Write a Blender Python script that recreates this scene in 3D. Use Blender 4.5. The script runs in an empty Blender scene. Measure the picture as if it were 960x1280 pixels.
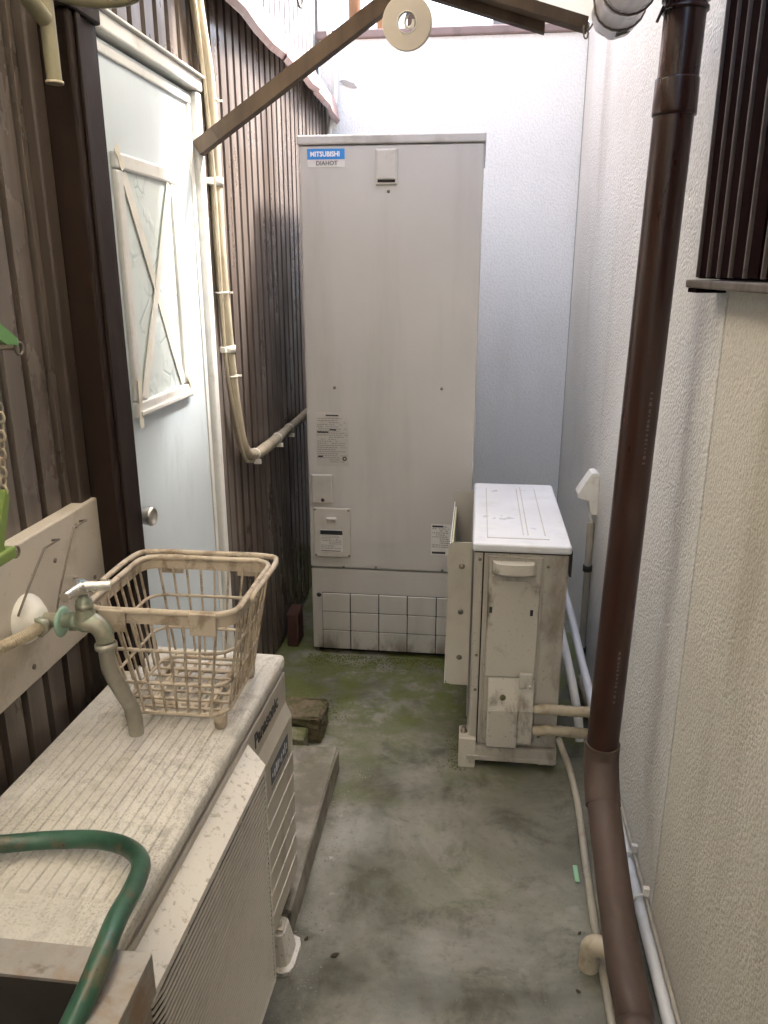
import bpy, bmesh, math, random
from mathutils import Vector, Matrix, Euler
random.seed(7)
R_ = math.radians
S = bpy.context.scene
COL = S.collection

# ------------------------------------------------------------------ camera
cd = bpy.data.cameras.new('camera'); cam = bpy.data.objects.new('camera', cd); COL.objects.link(cam)
cd.sensor_fit = 'VERTICAL'; cd.sensor_height = 36.0; cd.sensor_width = 27.0
cd.lens = 36.0 * 980.0 / 1280.0
cd.clip_start = 0.02; cd.clip_end = 500
cam.matrix_world = Matrix(((0.9932228, -0.0342281, 0.1110713, 0.0),
                           (0.1162256, 0.2925011, -0.9491758, 0.0),
                           (0.0, 0.9556524, 0.2944970, 1.41), (0, 0, 0, 1)))
S.camera = cam

# ------------------------------------------------------------------ sky, sun, exposure
SUN = Vector((0.50, 0.30, 0.81)).normalized()
elev = math.asin(SUN.z); azim = math.atan2(SUN.x, SUN.y)
w = bpy.data.worlds.new('World'); S.world = w; w.use_nodes = True
nt = w.node_tree; nt.nodes.clear()
sky = nt.nodes.new('ShaderNodeTexSky'); sky.sky_type = 'NISHITA'; sky.sun_disc = False
sky.sun_elevation = elev; sky.sun_rotation = azim
sky.air_density = 1.0; sky.dust_density = 5.0; sky.ozone_density = 0.6
bg = nt.nodes.new('ShaderNodeBackground'); bg.inputs[1].default_value = 0.15
wo = nt.nodes.new('ShaderNodeOutputWorld')
nt.links.new(sky.outputs[0], bg.inputs[0]); nt.links.new(bg.outputs[0], wo.inputs[0])
ld = bpy.data.lights.new('sun', 'SUN'); ld.energy = 2.5; ld.angle = R_(10.0); ld.color = (1.0, 0.96, 0.91)
sun = bpy.data.objects.new('sun', ld); COL.objects.link(sun)
sun.rotation_euler = SUN.to_track_quat('Z', 'Y').to_euler(); sun.location = (0, 0, 8)
S.view_settings.view_transform = 'Standard'; S.view_settings.look = 'None'
S.view_settings.exposure = 3.2; S.view_settings.gamma = 1.0
S.view_settings.use_curve_mapping = False
S.render.engine = 'CYCLES'
S.cycles.max_bounces = 7; S.cycles.diffuse_bounces = 4; S.cycles.transmission_bounces = 6
S.render.resolution_x = 768; S.render.resolution_y = 1024

# ------------------------------------------------------------------ material graph helper
class G:
    def __init__(s, name):
        s.m = bpy.data.materials.new(name); s.m.use_nodes = True
        s.t = s.m.node_tree; s.t.nodes.clear()
        s.out = s.t.nodes.new('ShaderNodeOutputMaterial')
        s.b = s.t.nodes.new('ShaderNodeBsdfPrincipled')
        s.t.links.new(s.b.outputs[0], s.out.inputs[0])
        g = s.t.nodes.new('ShaderNodeNewGeometry'); s.pos = g.outputs['Position']; s.nor = g.outputs['Normal']
    def lk(s, a, b): s.t.links.new(a, b)
    def put(s, sock, v):
        if isinstance(v, bpy.types.NodeSocket): s.lk(v, sock)
        elif isinstance(v, (tuple, list)) and len(v) == 3 and sock.type == 'RGBA': sock.default_value = (*v, 1)
        else: sock.default_value = v
    def mp(s, sc=(1, 1, 1), loc=(0, 0, 0), rot=(0, 0, 0), v=None):
        n = s.t.nodes.new('ShaderNodeMapping'); s.lk(v or s.pos, n.inputs[0])
        n.inputs['Scale'].default_value = sc; n.inputs['Location'].default_value = loc; n.inputs['Rotation'].default_value = rot
        return n.outputs[0]
    def noise(s, scale, detail=5, rough=.55, v=None, dist=0):
        n = s.t.nodes.new('ShaderNodeTexNoise'); s.lk(v or s.pos, n.inputs['Vector'])
        n.inputs['Scale'].default_value = scale; n.inputs['Detail'].default_value = detail
        n.inputs['Roughness'].default_value = rough; n.inputs['Distortion'].default_value = dist
        return n.outputs['Fac']
    def voro(s, scale, feat='F1', v=None, rnd=1):
        n = s.t.nodes.new('ShaderNodeTexVoronoi'); n.feature = feat; s.lk(v or s.pos, n.inputs['Vector'])
        n.inputs['Scale'].default_value = scale; n.inputs['Randomness'].default_value = rnd
        return n.outputs['Distance']
    def rng(s, f, a, b, c=0., d=1., smooth=True):
        n = s.t.nodes.new('ShaderNodeMapRange'); s.put(n.inputs[0], f)
        if smooth: n.interpolation_type = 'SMOOTHSTEP'
        for i, x in enumerate((a, b, c, d)): n.inputs[i + 1].default_value = x
        return n.outputs[0]
    def mix(s, f, a, b, mode='MIX'):
        n = s.t.nodes.new('ShaderNodeMix'); n.data_type = 'RGBA'; n.blend_type = mode
        s.put(n.inputs[0], f); s.put(n.inputs[6], a); s.put(n.inputs[7], b); return n.outputs[2]
    def mth(s, op, a, b=0., c=0.):
        n = s.t.nodes.new('ShaderNodeMath'); n.operation = op
        s.put(n.inputs[0], a); s.put(n.inputs[1], b); s.put(n.inputs[2], c); return n.outputs[0]
    def xyz(s):
        n = s.t.nodes.new('ShaderNodeSeparateXYZ'); s.lk(s.pos, n.inputs[0]); return n.outputs
    def bump(s, h, strength=.3, dist=.01):
        n = s.t.nodes.new('ShaderNodeBump'); s.put(n.inputs['Height'], h)
        n.inputs['Strength'].default_value = strength; n.inputs['Distance'].default_value = dist
        s.lk(n.outputs[0], s.b.inputs['Normal']); return n
    def fin(s, col, rough=.6, metal=0., spec=.5):
        s.put(s.b.inputs['Base Color'], col); s.put(s.b.inputs['Roughness'], rough)
        s.put(s.b.inputs['Metallic'], metal); s.b.inputs['Specular IOR Level'].default_value = spec
        return s.m

def worn(name, col, dirt=(.12, .09, .06), amt=.5, rough=.5, scale=14, lo=.5, hi=.75, streak=1., bump=0., bscale=120, metal=0., spec=.5, var=.12):
    """painted / plastic surface with tonal drift, dirt blotches and fine speckle"""
    g = G(name)
    v = g.mp((1, 1, streak))
    n1 = g.noise(scale, 5, .62, v, .3); n2 = g.noise(scale * 9, 2, .6); n3 = g.noise(2.3, 1)
    c = g.mix(g.rng(n3, .3, .7), [x * (1 - var) for x in col], [min(1, x * (1 + var * .6)) for x in col])
    f = g.mth('MULTIPLY', g.rng(n1, lo, hi), amt)
    c = g.mix(f, c, dirt)
    c = g.mix(g.mth('MULTIPLY', g.rng(n2, .62, .78), amt * .6), c, dirt)
    if bump: g.bump(g.noise(bscale, 4), bump, .004)
    return g.fin(c, g.rng(n1, .2, .8, rough - .12, min(1, rough + .18)), metal, spec)

def flat(name, col, rough=.5, metal=0., spec=.5, var=.1, scale=30):
    g = G(name); n = g.noise(scale, 4)
    return g.fin(g.mix(n, [x * (1 - var) for x in col], [min(1, x * (1 + var)) for x in col]), rough, metal, spec)

M = {}
# concrete floor
g = G('concrete_floor')
x, y, z = g.xyz()
n1 = g.noise(1.9, 5, .62, None, .6); n2 = g.noise(6.5, 6, .7, None, .4); n3 = g.noise(55, 3, .7); n4 = g.noise(3.1, 5, .6, g.mp((1, 1, 1), (7, 3, 0)), .8)
c = g.mix(g.rng(n1, .35, .68), (.100, .098, .073), (.265, .258, .217))
c = g.mix(g.mth('MULTIPLY', g.rng(n2, .48, .68), .62), c, (.050, .048, .033))
c = g.mix(g.mth('MULTIPLY', g.rng(n4, .54, .74), .55), c, (.36, .355, .33))
c = g.mix(g.mth('MULTIPLY', g.rng(n3, .5, .75), .35), c, (.07, .06, .045))
mossb = g.rng(g.mth('ADD', y, g.mth('MULTIPLY', g.noise(4, 5), .9)), 2.30, 2.80)
mossc = g.mth('MULTIPLY', mossb, g.rng(g.noise(8, 7, .65, g.mp((1, 1, 1), (2, 9, 0))), .40, .56))
patch = g.mth('MULTIPLY', g.rng(g.noise(2.6, 6, .6, g.mp((1, 1, 1), (5.2, .7, 0))), .48, .66), g.rng(y, 1.2, 2.0, .1, .7))
mm = g.mth('MAXIMUM', mossc, patch)
c = g.mix(g.mth('MULTIPLY', mm, .85), c, g.mix(n2, (.050, .062, .012), (.155, .175, .045)))
wear = g.mth('MULTIPLY', g.rng(g.noise(26, 8, .75, None, .2), .60, .66), g.mth('MULTIPLY', g.rng(x, -.24, -.40), g.rng(y, 2.0, 1.7)))
c = g.mix(g.mth('MULTIPLY', wear, .8), c, (.6, .59, .55))
spk = g.rng(g.voro(38), .09, .03); c = g.mix(g.mth('MULTIPLY', spk, g.rng(n2, .45, .7, 0, .8)), c, (.04, .035, .025))
h = g.mth('ADD', g.mth('MULTIPLY', n3, .5), g.mth('MULTIPLY', n2, 1.2))
g.bump(h, .45, .006)
M['floor'] = g.fin(c, g.rng(n2, .3, .7, .38, .8), 0, .4)
# concrete of the step and bricks
g = G('step_concrete'); n2 = g.noise(9, 8, .65); n3 = g.noise(70, 5, .7)
c = g.mix(g.rng(n2, .35, .7), (.17, .155, .125), (.34, .32, .28)); c = g.mix(g.rng(n3, .55, .8, 0, .6), c, (.08, .07, .05))
xx, yy, zz = g.xyz()
c = g.mix(g.mth('MULTIPLY', g.rng(yy, 1.75, 2.05), g.rng(g.noise(12, 6), .45, .6, 0, .7)), c, (.11, .125, .045))
g.bump(g.mth('ADD', n3, n2), .5, .006); M['step'] = g.fin(c, .85, 0, .3)
M['mossbrick'] = worn('mossy_block', (.20, .185, .12), (.07, .085, .02), .8, .9, 22, .42, .6, 1, .6, 60)
M['stump'] = worn('rough_block', (.17, .13, .085), (.07, .075, .025), .8, .95, 30, .42, .6, 1, .9, 45)
# stucco
def stucco(name, a, b, bsc, bst, dirtc, damt):
    g = G(name); n = g.noise(bsc, 3, .5, g.mp((1, 1, .8))); vo = g.voro(bsc * .8); nl = g.noise(1.5, 5); ns = g.noise(2.2, 6, .6, g.mp((1.2, 1.2, .22)))
    c = g.mix(g.rng(nl, .3, .7), a, b)
    c = g.mix(g.rng(ns, .52, .75, 0, damt), c, dirtc)
    c = g.mix(g.rng(g.mth('ADD', n, g.mth('MULTIPLY', vo, -.35)), .1, .45, .22, 0), c, dirtc)
    g.bump(g.mth('ADD', n, g.mth('MULTIPLY', vo, -.5)), bst, .006)
    return g.fin(c, .8, 0, .3)
M['stucco_right'] = stucco('stucco_right', (.70, .69, .655), (.80, .795, .77), 165, .7, (.40, .375, .325), .5)
M['stucco_near'] = stucco('stucco_near', (.66, .635, .565), (.74, .715, .65), 170, .6, (.42, .385, .30), .6)
M['stucco_back'] = stucco('stucco_back', (.79, .795, .78), (.845, .85, .835), 130, .4, (.55, .53, .46), .3)
M['joint'] = flat('joint_sealant', (.11, .10, .075), .8)
M['corner_line'] = flat('corner_sealant', (.36, .355, .34), .8)
M['coping'] = worn('coping_metal', (.22, .16, .15), (.08, .06, .05), .6, .5)
# brown siding
def siding(name, a, b, rough, spec=.5):
    g = G(name); ns = g.noise(16, 6, .6, g.mp((1, 1, .06))); nb = g.noise(5, 6, .6, g.mp((1, 1, .5))); nf = g.noise(90, 4)
    c = g.mix(g.rng(ns, .3, .7), a, b)
    c = g.mix(g.rng(nb, .40, .85, 0, .35), c, [q * .6 for q in a])
    c = g.mix(g.rng(nf, .66, .8, 0, .35), c, [min(1, q * 1.8) for q in b])
    g.bump(ns, .15, .003)
    return g.fin(c, g.rng(nb, .3, .7, rough - .1, rough + .15), 0, spec)
M['siding'] = siding('brown_siding', (.062, .043, .033), (.165, .138, .122), .30)
M['siding_faded'] = siding('faded_brown_siding', (.098, .076, .062), (.195, .166, .144), .33)
M['siding_up'] = siding('grey_siding', (.27, .26, .265), (.38, .37, .375), .4)
M['groove_shade'] = flat('groove_painted_shade', (.030, .021, .016), .7, 0, .2)  # near-black groove bottoms: the shade inside the grooves painted as colour
M['groove'] = flat('dark_gap', (.03, .022, .018), .8)
M['post_side'] = siding('dark_brown_strip', (.045, .032, .025), (.085, .064, .051), .5)
M['post'] = siding('brown_post', (.013, .007, .005), (.024, .014, .010), .55, .2)
M['flashing'] = worn('pinkish_flashing', (.37, .255, .24), (.2, .12, .1), .5, .35, 9)
M['door'] = worn('pale_blue_door_paint', (.59, .665, .715), (.42, .47, .49), .4, .4, 10, .52, .72, .3)
M['white_paint'] = worn('white_frame_paint', (.70, .70, .68), (.42, .39, .33), .45, .45, 18)
M['tape'] = worn('old_white_tape', (.76, .75, .70), (.66, .6, .46), .5, .6, 30)
M['tape_old'] = worn('yellowed_tape', (.72, .68, .58), (.6, .52, .37), .6, .6, 30)
g = G('figured_glass'); cr = g.voro(17, 'DISTANCE_TO_EDGE', g.mp((1, 1, .8))); nz = g.noise(7, 4)
c = g.mix(g.mth('MULTIPLY', g.rng(cr, .012, .03, .7, 0), g.rng(g.noise(13, 2), .5, .6)), g.mix(nz, (.60, .69, .69), (.71, .77, .77)), (.43, .52, .54))
g.bump(g.mth('MULTIPLY', g.rng(cr, 0, .06), g.rng(g.noise(13, 2), .5, .6)), .35, .003); M['pane'] = g.fin(c, .22, 0, .6)
M['chrome'] = worn('dull_chrome', (.62, .60, .56), (.3, .26, .2), .5, .32, 30, metal=.9)
M['board'] = worn('painted_board', (.56, .51, .44), (.30, .25, .19), .55, .75, 9, .5, .74, 1, .25, 90)
# appliances
g = G('tank_grey'); n = g.noise(1.6, 4); ns = g.noise(7, 6, .6, g.mp((1, 1, .12))); nf = g.noise(400, 2); xx, yy, zz = g.xyz()
c = g.mix(g.rng(n, .3, .7), (.45, .433, .412), (.495, .48, .46)); c = g.mix(g.rng(ns, .48, .76, 0, .34), c, (.29, .268, .235))
dm = g.mth('MULTIPLY', g.rng(zz, .13, .01), g.rng(g.noise(16, 6, .65, g.mp((1, 1, .35))), .42, .62))
c = g.mix(g.mth('MULTIPLY', dm, .8), c, (.10, .07, .04))
tp = g.mth('MULTIPLY', g.rng(zz, 1.782, 1.79), g.rng(g.noise(9, 6, .6), .42, .66)); c = g.mix(g.mth('MULTIPLY', tp, .5), c, (.2, .18, .15))
g.bump(g.mth('ADD', g.mth('MULTIPLY', nf, .05), g.noise(2.4, 2)), .25, .03); M['tank'] = g.fin(c, .42, 0, .45)
M['tank_light'] = worn('tank_plastic', (.48, .455, .42), (.28, .25, .2), .3, .45, 20)
M['seam'] = flat('seam_dark', (.03, .026, .022), .9, 0, .1)
g = G('dirty_cream_top'); vr = g.mp((1, 1, 1), (0, 0, 0), (0, 0, R_(1.86)))
ns = g.noise(230, 4, .7, g.mp((1, .07, 1), v=vr)); nb = g.noise(6, 4, .6); nf = g.noise(260, 3, .7); nm = g.noise(13, 5, .65); ng = g.noise(45, 5, .7)
c = g.mix(g.rng(nb, .3, .7), (.56, .54, .49), (.68, .66, .61))
c = g.mix(g.mth('MULTIPLY', g.rng(ns, .46, .66), g.rng(nm, .36, .62, .05, .5)), c, (.32, .30, .255))
c = g.mix(g.mth('MULTIPLY', g.rng(nf, .50, .68), g.rng(nm, .33, .62, .15, .65)), c, (.24, .22, .18))
c = g.mix(g.mth('MULTIPLY', g.rng(ng, .48, .66), g.rng(nb, .35, .65, .35, .8)), c, (.36, .345, .31))
g.bump(nf, .3, .003); M['ac_top'] = g.fin(c, .7, 0, .35)
M['ac_body'] = worn('cream_steel', (.50, .465, .395), (.27, .225, .165), .45, .45, 11, .5, .72, .4)
M['ac_grille'] = worn('cream_plastic', (.72, .69, .63), (.32, .28, .21), .7, .55, 95, .54, .68)
M['ac_slat'] = worn('slat_plastic', (.62, .58, .50), (.4, .35, .27), .3, .55, 30)
M['cavity'] = flat('cavity_shade', (.025, .02, .016), .8)
M['fan'] = flat('fan_plastic', (.10, .085, .065), .6)
M['unit_top'] = worn('white_steel_top', (.66, .67, .69), (.44, .43, .41), .4, .35, 9, .5, .75)
M['unit_side'] = worn('stained_cream_side', (.43, .40, .345), (.13, .10, .068), .85, .5, 9, .47, .72, .35)
M['unit_plast'] = worn('stained_cover', (.50, .47, .41), (.13, .10, .065), .85, .55, 15, .5, .7, .5)
M['guard'] = worn('guard_steel', (.46, .43, .37), (.3, .25, .18), .4, .45, 10)
M['foam'] = worn('yellowed_foam', (.62, .57, .36), (.4, .34, .16), .5, .9, 20)
M['screw'] = flat('screw_steel', (.22, .19, .15), .4, .7)
M['ink'] = flat('black_ink', (.02, .02, .025), .5)
M['inkgrey'] = flat('grey_ink', (.26, .25, .24), .6)
M['paper'] = flat('label_paper', (.60, .59, .57), .5)
M['blue'] = flat('logo_blue', (.02, .22, .60), .35)
M['white_ink'] = flat('white_ink', (.78, .78, .78), .5)
M['navy'] = flat('badge_navy', (.03, .045, .08), .35)
# pipes
M['brown_pvc'] = worn('brown_pvc', (.038, .013, .0075), (.085, .055, .04), .4, .28, 12, .55, .8, .2)
M['brown_dusty'] = worn('dusty_brown_pvc', (.092, .060, .046), (.14, .11, .085), .5, .6, 9)
M['pvc'] = worn('beige_pvc', (.52, .45, .33), (.2, .15, .09), .6, .5, 22)
M['wrap'] = worn('beige_pipe_tape', (.44, .385, .285), (.26, .20, .125), .5, .6, 25, .45, .7, .5)
M['white_tube'] = worn('white_tube', (.70, .71, .71), (.35, .33, .3), .4, .4, 15)
M['grey_tube'] = worn('grey_tube', (.38, .35, .29), (.15, .12, .09), .6, .5, 18)
M['olive_tube'] = worn('olive_tube', (.24, .22, .14), (.1, .08, .05), .5, .5, 18)
M['black_rubber'] = flat('black_rubber', (.02, .018, .016), .6)
M['clip'] = worn('white_clip', (.74, .72, .66), (.4, .33, .22), .4, .5, 30)
g = G('green_hose'); nb = g.noise(30, 6, .65); n2 = g.noise(11, 5)
c = g.mix(g.rng(n2, .35, .65), (.012, .048, .030), (.040, .115, .075)); c = g.mix(g.rng(nb, .53, .64, 0, .8), c, (.12, .095, .06))
c = g.mix(g.rng(g.noise(120, 3), .64, .72, 0, .8), c, (.03, .025, .02))
g.bump(nb, .2, .002); M['hose'] = g.fin(c, .33, 0, .5)
M['basket'] = worn('tan_plastic', (.52, .445, .35), (.22, .16, .105), .75, .6, 32, .45, .66)
g = G('rusty_stainless'); n = g.noise(13, 7, .68, None, .4); n2 = g.noise(60, 5)
c = g.mix(g.rng(n, .42, .66), (.35, .335, .31), (.27, .185, .12)); c = g.mix(g.rng(n2, .55, .75, 0, .6), c, (.12, .085, .055))
g.bump(n2, .2, .003); M['sink'] = g.fin(c, g.rng(n, .3, .7, .4, .8), g.rng(n, .4, .65, .55, 0), .5)
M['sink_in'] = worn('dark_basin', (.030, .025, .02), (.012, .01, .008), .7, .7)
M['brass'] = worn('weathered_brass', (.37, .345, .27), (.22, .29, .225), .7, .42, 24, .42, .6, metal=.55)
M['spout'] = worn('grey_brass', (.36, .345, .295), (.19, .165, .125), .5, .38, 24, metal=.65)
M['cap_blue'] = flat('faded_blue', (.20, .28, .36), .5)
M['verdigris'] = flat('pale_green_plastic', (.30, .46, .36), .5)
M['timber'] = siding('weathered_timber', (.062, .040, .025), (.115, .080, .052), .75)
M['timber_dark'] = siding('dark_timber', (.045, .03, .02), (.085, .058, .04), .75)
M['grey_board'] = worn('grey_board', (.17, .17, .18), (.08, .07, .06), .5, .7)
M['orange_wood'] = worn('orange_wood', (.30, .16, .08), (.1, .05, .03), .6, .8, 15, streak=.2)
g = G('translucent_roof'); g.t.nodes.remove(g.b)
tr = g.t.nodes.new('ShaderNodeBsdfTranslucent'); tr.inputs[0].default_value = (.82, .795, .72, 1)
df = g.t.nodes.new('ShaderNodeBsdfDiffuse'); df.inputs[0].default_value = (.80, .66, .42, 1)
mx = g.t.nodes.new('ShaderNodeMixShader'); nn = g.noise(6, 5)
g.lk(g.rng(nn, .3, .7, .15, .35), mx.inputs[0]); g.lk(tr.outputs[0], mx.inputs[1]); g.lk(df.outputs[0], mx.inputs[2]); g.lk(mx.outputs[0], g.out.inputs[0])
M['roof'] = g.m
M['gutter'] = worn('grey_gutter', (.62, .585, .58), (.35, .27, .24), .4, .3, 9)
M['wire'] = flat('rusty_wire', (.20, .17, .14), .5, .6)
M['ring'] = worn('beige_ring', (.60, .545, .47), (.45, .38, .3), .2, .6)
M['green'] = worn('green_plastic', (.13, .32, .10), (.3, .35, .2), .4, .45, 40)
M['lime'] = worn('lime_plastic', (.17, .25, .055), (.3, .33, .2), .4, .45, 40)
M['shutter'] = flat('dark_shutter', (.012, .005, .005), .85, 0, .02)
M['shutter_edge'] = worn('lit_edge_tone', (.10, .08, .072), (.03, .02, .018), .6, .4, 30)  # paler than the slats: light caught by the rib edges, put into colour
M['sill'] = worn('grey_sill', (.13, .112, .095), (.06, .045, .035), .6, .5, 20)
M['moss'] = flat('moss_green', (.085, .098, .026), .95, 0, .1, .4, 60)
M['stain'] = worn('grey_mortar_smear', (.30, .30, .28), (.15, .15, .14), .7, .9, 40)
M['tinyg'] = flat('mint_plastic', (.25, .48, .30), .5)
M['leaf'] = flat('dry_leaf', (.05, .035, .02), .9)
M['terracotta'] = worn('terracotta', (.075, .032, .022), (.03, .02, .015), .6, .85)

# ------------------------------------------------------------------ mesh builder
class MB:
    def __init__(s): s.v = []; s.f = []; s.sm = []
    def add(s, vs, fs, smooth=False):
        o = len(s.v); s.v += [Vector(p) for p in vs]; s.f += [[i + o for i in q] for q in fs]; s.sm += [smooth] * len(fs); return s
    def box(s, x0, x1, y0, y1, z0, z1, bev=0., seg=2, xf=None, jit=0.):
        bm = bmesh.new(); bmesh.ops.create_cube(bm, size=1)
        for v in bm.verts:
            v.co = Vector(((x0 + x1) / 2 + v.co.x * (x1 - x0), (y0 + y1) / 2 + v.co.y * (y1 - y0), (z0 + z1) / 2 + v.co.z * (z1 - z0)))
        if bev: bmesh.ops.bevel(bm, geom=bm.edges[:], offset=bev, segments=seg, affect='EDGES', profile=.5)
        if jit:
            bmesh.ops.subdivide_edges(bm, edges=bm.edges[:], cuts=3, use_grid_fill=True)
            for v in bm.verts: v.co += Vector([random.uniform(-jit, jit) for _ in range(3)])
        bm.verts.index_update()
        vs = [v.co.copy() for v in bm.verts]
        if xf: vs = [xf @ p for p in vs]
        s.add(vs, [[v.index for v in f.verts] for f in bm.faces], False); bm.free(); return s
    def tube(s, pts, r, n=10, closed=False, smooth_path=0, caps=True, flat=None):
        pts = [Vector(p) for p in pts]
        rs = r if isinstance(r, (list, tuple)) else [r] * len(pts)
        if smooth_path:
            P = []; Q = []; k = len(pts); seg = k if closed else k - 1
            for i in range(seg):
                gi = (lambda j: pts[j % k]) if closed else (lambda j: pts[max(0, min(k - 1, j))])
                p0, p1, p2, p3 = gi(i - 1), gi(i), gi(i + 1), gi(i + 2); r1, r2 = rs[i], rs[(i + 1) % k]
                for q in range(smooth_path):
                    t = q / smooth_path
                    P.append(.5 * (2 * p1 + (p2 - p0) * t + (2 * p0 - 5 * p1 + 4 * p2 - p3) * t * t + (3 * p1 - p0 - 3 * p2 + p3) * t ** 3)); Q.append(r1 + (r2 - r1) * t)
            if not closed: P.append(pts[-1]); Q.append(rs[-1])
            pts, rs = P, Q
        k = len(pts); rings = []; nrm = None
        for i in range(k):
            if closed: d = (pts[(i + 1) % k] - pts[i - 1]).normalized()
            else: d = (pts[min(k - 1, i + 1)] - pts[max(0, i - 1)]).normalized()
            if nrm is None:
                a = Vector((0, 0, 1)) if abs(d.z) < .9 else Vector((1, 0, 0)); nrm = (a - d * a.dot(d)).normalized()
            else:
                nrm = nrm - d * nrm.dot(d); nrm = nrm.normalized() if nrm.length > 1e-6 else d.orthogonal().normalized()
            b = d.cross(nrm)
            rings.append([pts[i] + (nrm * math.cos(2 * math.pi * (j + .5) / n) + b * math.sin(2 * math.pi * (j + .5) / n)) * rs[i] for j in range(n)])
        vs = [p for q in rings for p in q]; fs = []
        for i in range(k if closed else k - 1):
            a = i * n; b2 = ((i + 1) % k) * n
            for j in range(n): fs.append([a + j, b2 + j, b2 + (j + 1) % n, a + (j + 1) % n])
        s.add(vs, fs, n > 5)
        if caps and not closed:
            s.add(rings[0], [list(range(n))[::-1]]); s.add(rings[-1], [list(range(n))])
        return s
    def lathe(s, prof, base, axis=(0, 0, 1), n=24):
        """prof: list of (radius, height along axis)"""
        ax = Vector(axis).normalized(); u = ax.orthogonal().normalized(); v = ax.cross(u); base = Vector(base)
        vs = []; fs = []
        for r, h in prof:
            for j in range(n):
                a = 2 * math.pi * j / n; vs.append(base + ax * h + (u * math.cos(a) + v * math.sin(a)) * r)
        for i in range(len(prof) - 1):
            for j in range(n): fs.append([i * n + j, i * n + (j + 1) % n, (i + 1) * n + (j + 1) % n, (i + 1) * n + j])
        s.add(vs, fs, True); return s
    def prism(s, poly, vec, bev=0):
        vec = Vector(vec); k = len(poly); a = [Vector(p) for p in poly]; b = [p + vec for p in a]
        s.add(a + b, [list(range(k))[::-1], list(range(k, 2 * k))] + [[i, (i + 1) % k, k + (i + 1) % k, k + i] for i in range(k)]); return s

WLOC = {}
def thing(name, label, cat, loc=(0, 0, 0), rotz=0., group=None):
    o = bpy.data.objects.new(name, None); COL.objects.link(o); o.empty_display_size = .05
    o.location = loc; o.rotation_euler = (0, 0, rotz); o['label'] = label; o['category'] = cat
    if group: o['group'] = group
    WLOC[o.name] = Vector(loc); return o
def obj(name, mb, mat, parent=None, label=None, cat=None, group=None, kind=None, local=False, origin=None):
    off = Vector((0, 0, 0))
    if parent is not None: off = WLOC[parent.name]
    org = Vector(origin) if origin is not None else (Vector((0, 0, 0)))
    me = bpy.data.meshes.new(name); sh = Vector((0, 0, 0)) if local else off
    me.from_pydata([tuple(p - sh - (org if parent is None else Vector((0, 0, 0)))) for p in mb.v], [], mb.f)
    me.polygons.foreach_set('use_smooth', mb.sm); 
    bm = bmesh.new(); bm.from_mesh(me); bmesh.ops.recalc_face_normals(bm, faces=bm.faces[:]); bm.to_mesh(me); bm.free()
    me.materials.append(M[mat] if isinstance(mat, str) else mat)
    o = bpy.data.objects.new(name, me); COL.objects.link(o)
    if parent is not None: o.parent = parent
    else: o.location = org
    WLOC[o.name] = off
    if label: o['label'] = label
    if cat: o['category'] = cat
    if group: o['group'] = group
    if kind: o['kind'] = kind
    return o
def inst(o, parent, delta):
    c = o.copy(); COL.objects.link(c); c.parent = parent; c.location = Vector(o.location) + Vector(delta); WLOC[c.name] = WLOC[o.name]; return c
def text(body, size, mat, parent, origin, xdir, ydir, depth=.0008, bold=0., sx=1., name='lettering', shear=0., local=False):
    cu = bpy.data.curves.new('txt', 'FONT'); cu.body = body; cu.size = size; cu.extrude = depth; cu.offset = bold; cu.shear = shear; cu.resolution_u = 3
    t = bpy.data.objects.new('txt', cu); COL.objects.link(t); bpy.context.view_layer.update()
    dg = bpy.context.evaluated_depsgraph_get(); me = bpy.data.meshes.new_from_object(t.evaluated_get(dg))
    X = Vector(xdir).normalized(); Y = Vector(ydir).normalized(); Z = X.cross(Y); O = Vector(origin)
    mb = MB(); mb.add([O + X * v.co.x * sx + Y * v.co.y + Z * v.co.z for v in me.vertices], [list(p.vertices) for p in me.polygons])
    COL.objects.unlink(t); bpy.data.objects.remove(t); bpy.data.meshes.remove(me)
    return obj(name, mb, mat, parent, local=local)

# ------------------------------------------------------------------ setting
mb = MB(); N = 1
mb.add([(-25, -25, 0), (25, -25, 0), (25, 25, 0), (-25, 25, 0)], [[0, 1, 2, 3]])
obj('ground', mb, 'floor', kind='structure')

# ---- house on the left : brown corrugated siding
XL = -.72
H = thing('house', 'house wall of brown corrugated siding with a pale blue door', 'house', (XL, 1.5, 0))
def corr(y0, y1, z0, z1, x, pitch, gw, depth, mat, phase=0., name='siding_sheet'):
    prof = []; yy = y0 - phase; s = .0025
    while yy < y1:
        prof += [(yy, 0), (yy + pitch - gw, 0), (yy + pitch - gw + s, -depth), (yy + pitch - s, -depth)]; yy += pitch
    prof = [(min(max(a, y0), y1), d) for a, d in prof]; prof.append((y1, prof[-1][1]))
    q = [prof[0]]
    for p in prof[1:]:
        if p[0] - q[-1][0] > 1e-5: q.append(p)
    vs = []; fs = []; T = .004; zs = [z0, z1]
    for (a, d) in q:
        vs += [(x + d, a, z0), (x + d, a, z1), (x + d - T, a, z0), (x + d - T, a, z1)]
    for i in range(len(q) - 1):
        a = i * 4; b = a + 4
        fs += [[a, b, b + 1, a + 1], [a + 2, a + 3, b + 3, b + 2], [a, a + 2, b + 2, b], [a + 1, b + 1, b + 3, a + 3]]
    e = (len(q) - 1) * 4; fs += [[0, 1, 3, 2], [e, e + 2, e + 3, e + 1]]
    m = MB(); m.add(vs, fs); o = obj(name, m, mat, H); o.data.materials.append(M['groove_shade'])
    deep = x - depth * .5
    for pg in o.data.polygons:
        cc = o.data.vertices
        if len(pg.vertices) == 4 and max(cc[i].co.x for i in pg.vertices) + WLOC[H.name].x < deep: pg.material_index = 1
    return o
corr(-9, 1.315, .02, 2.09, XL, .0655, .019, .032, 'siding_faded', .012)
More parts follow.
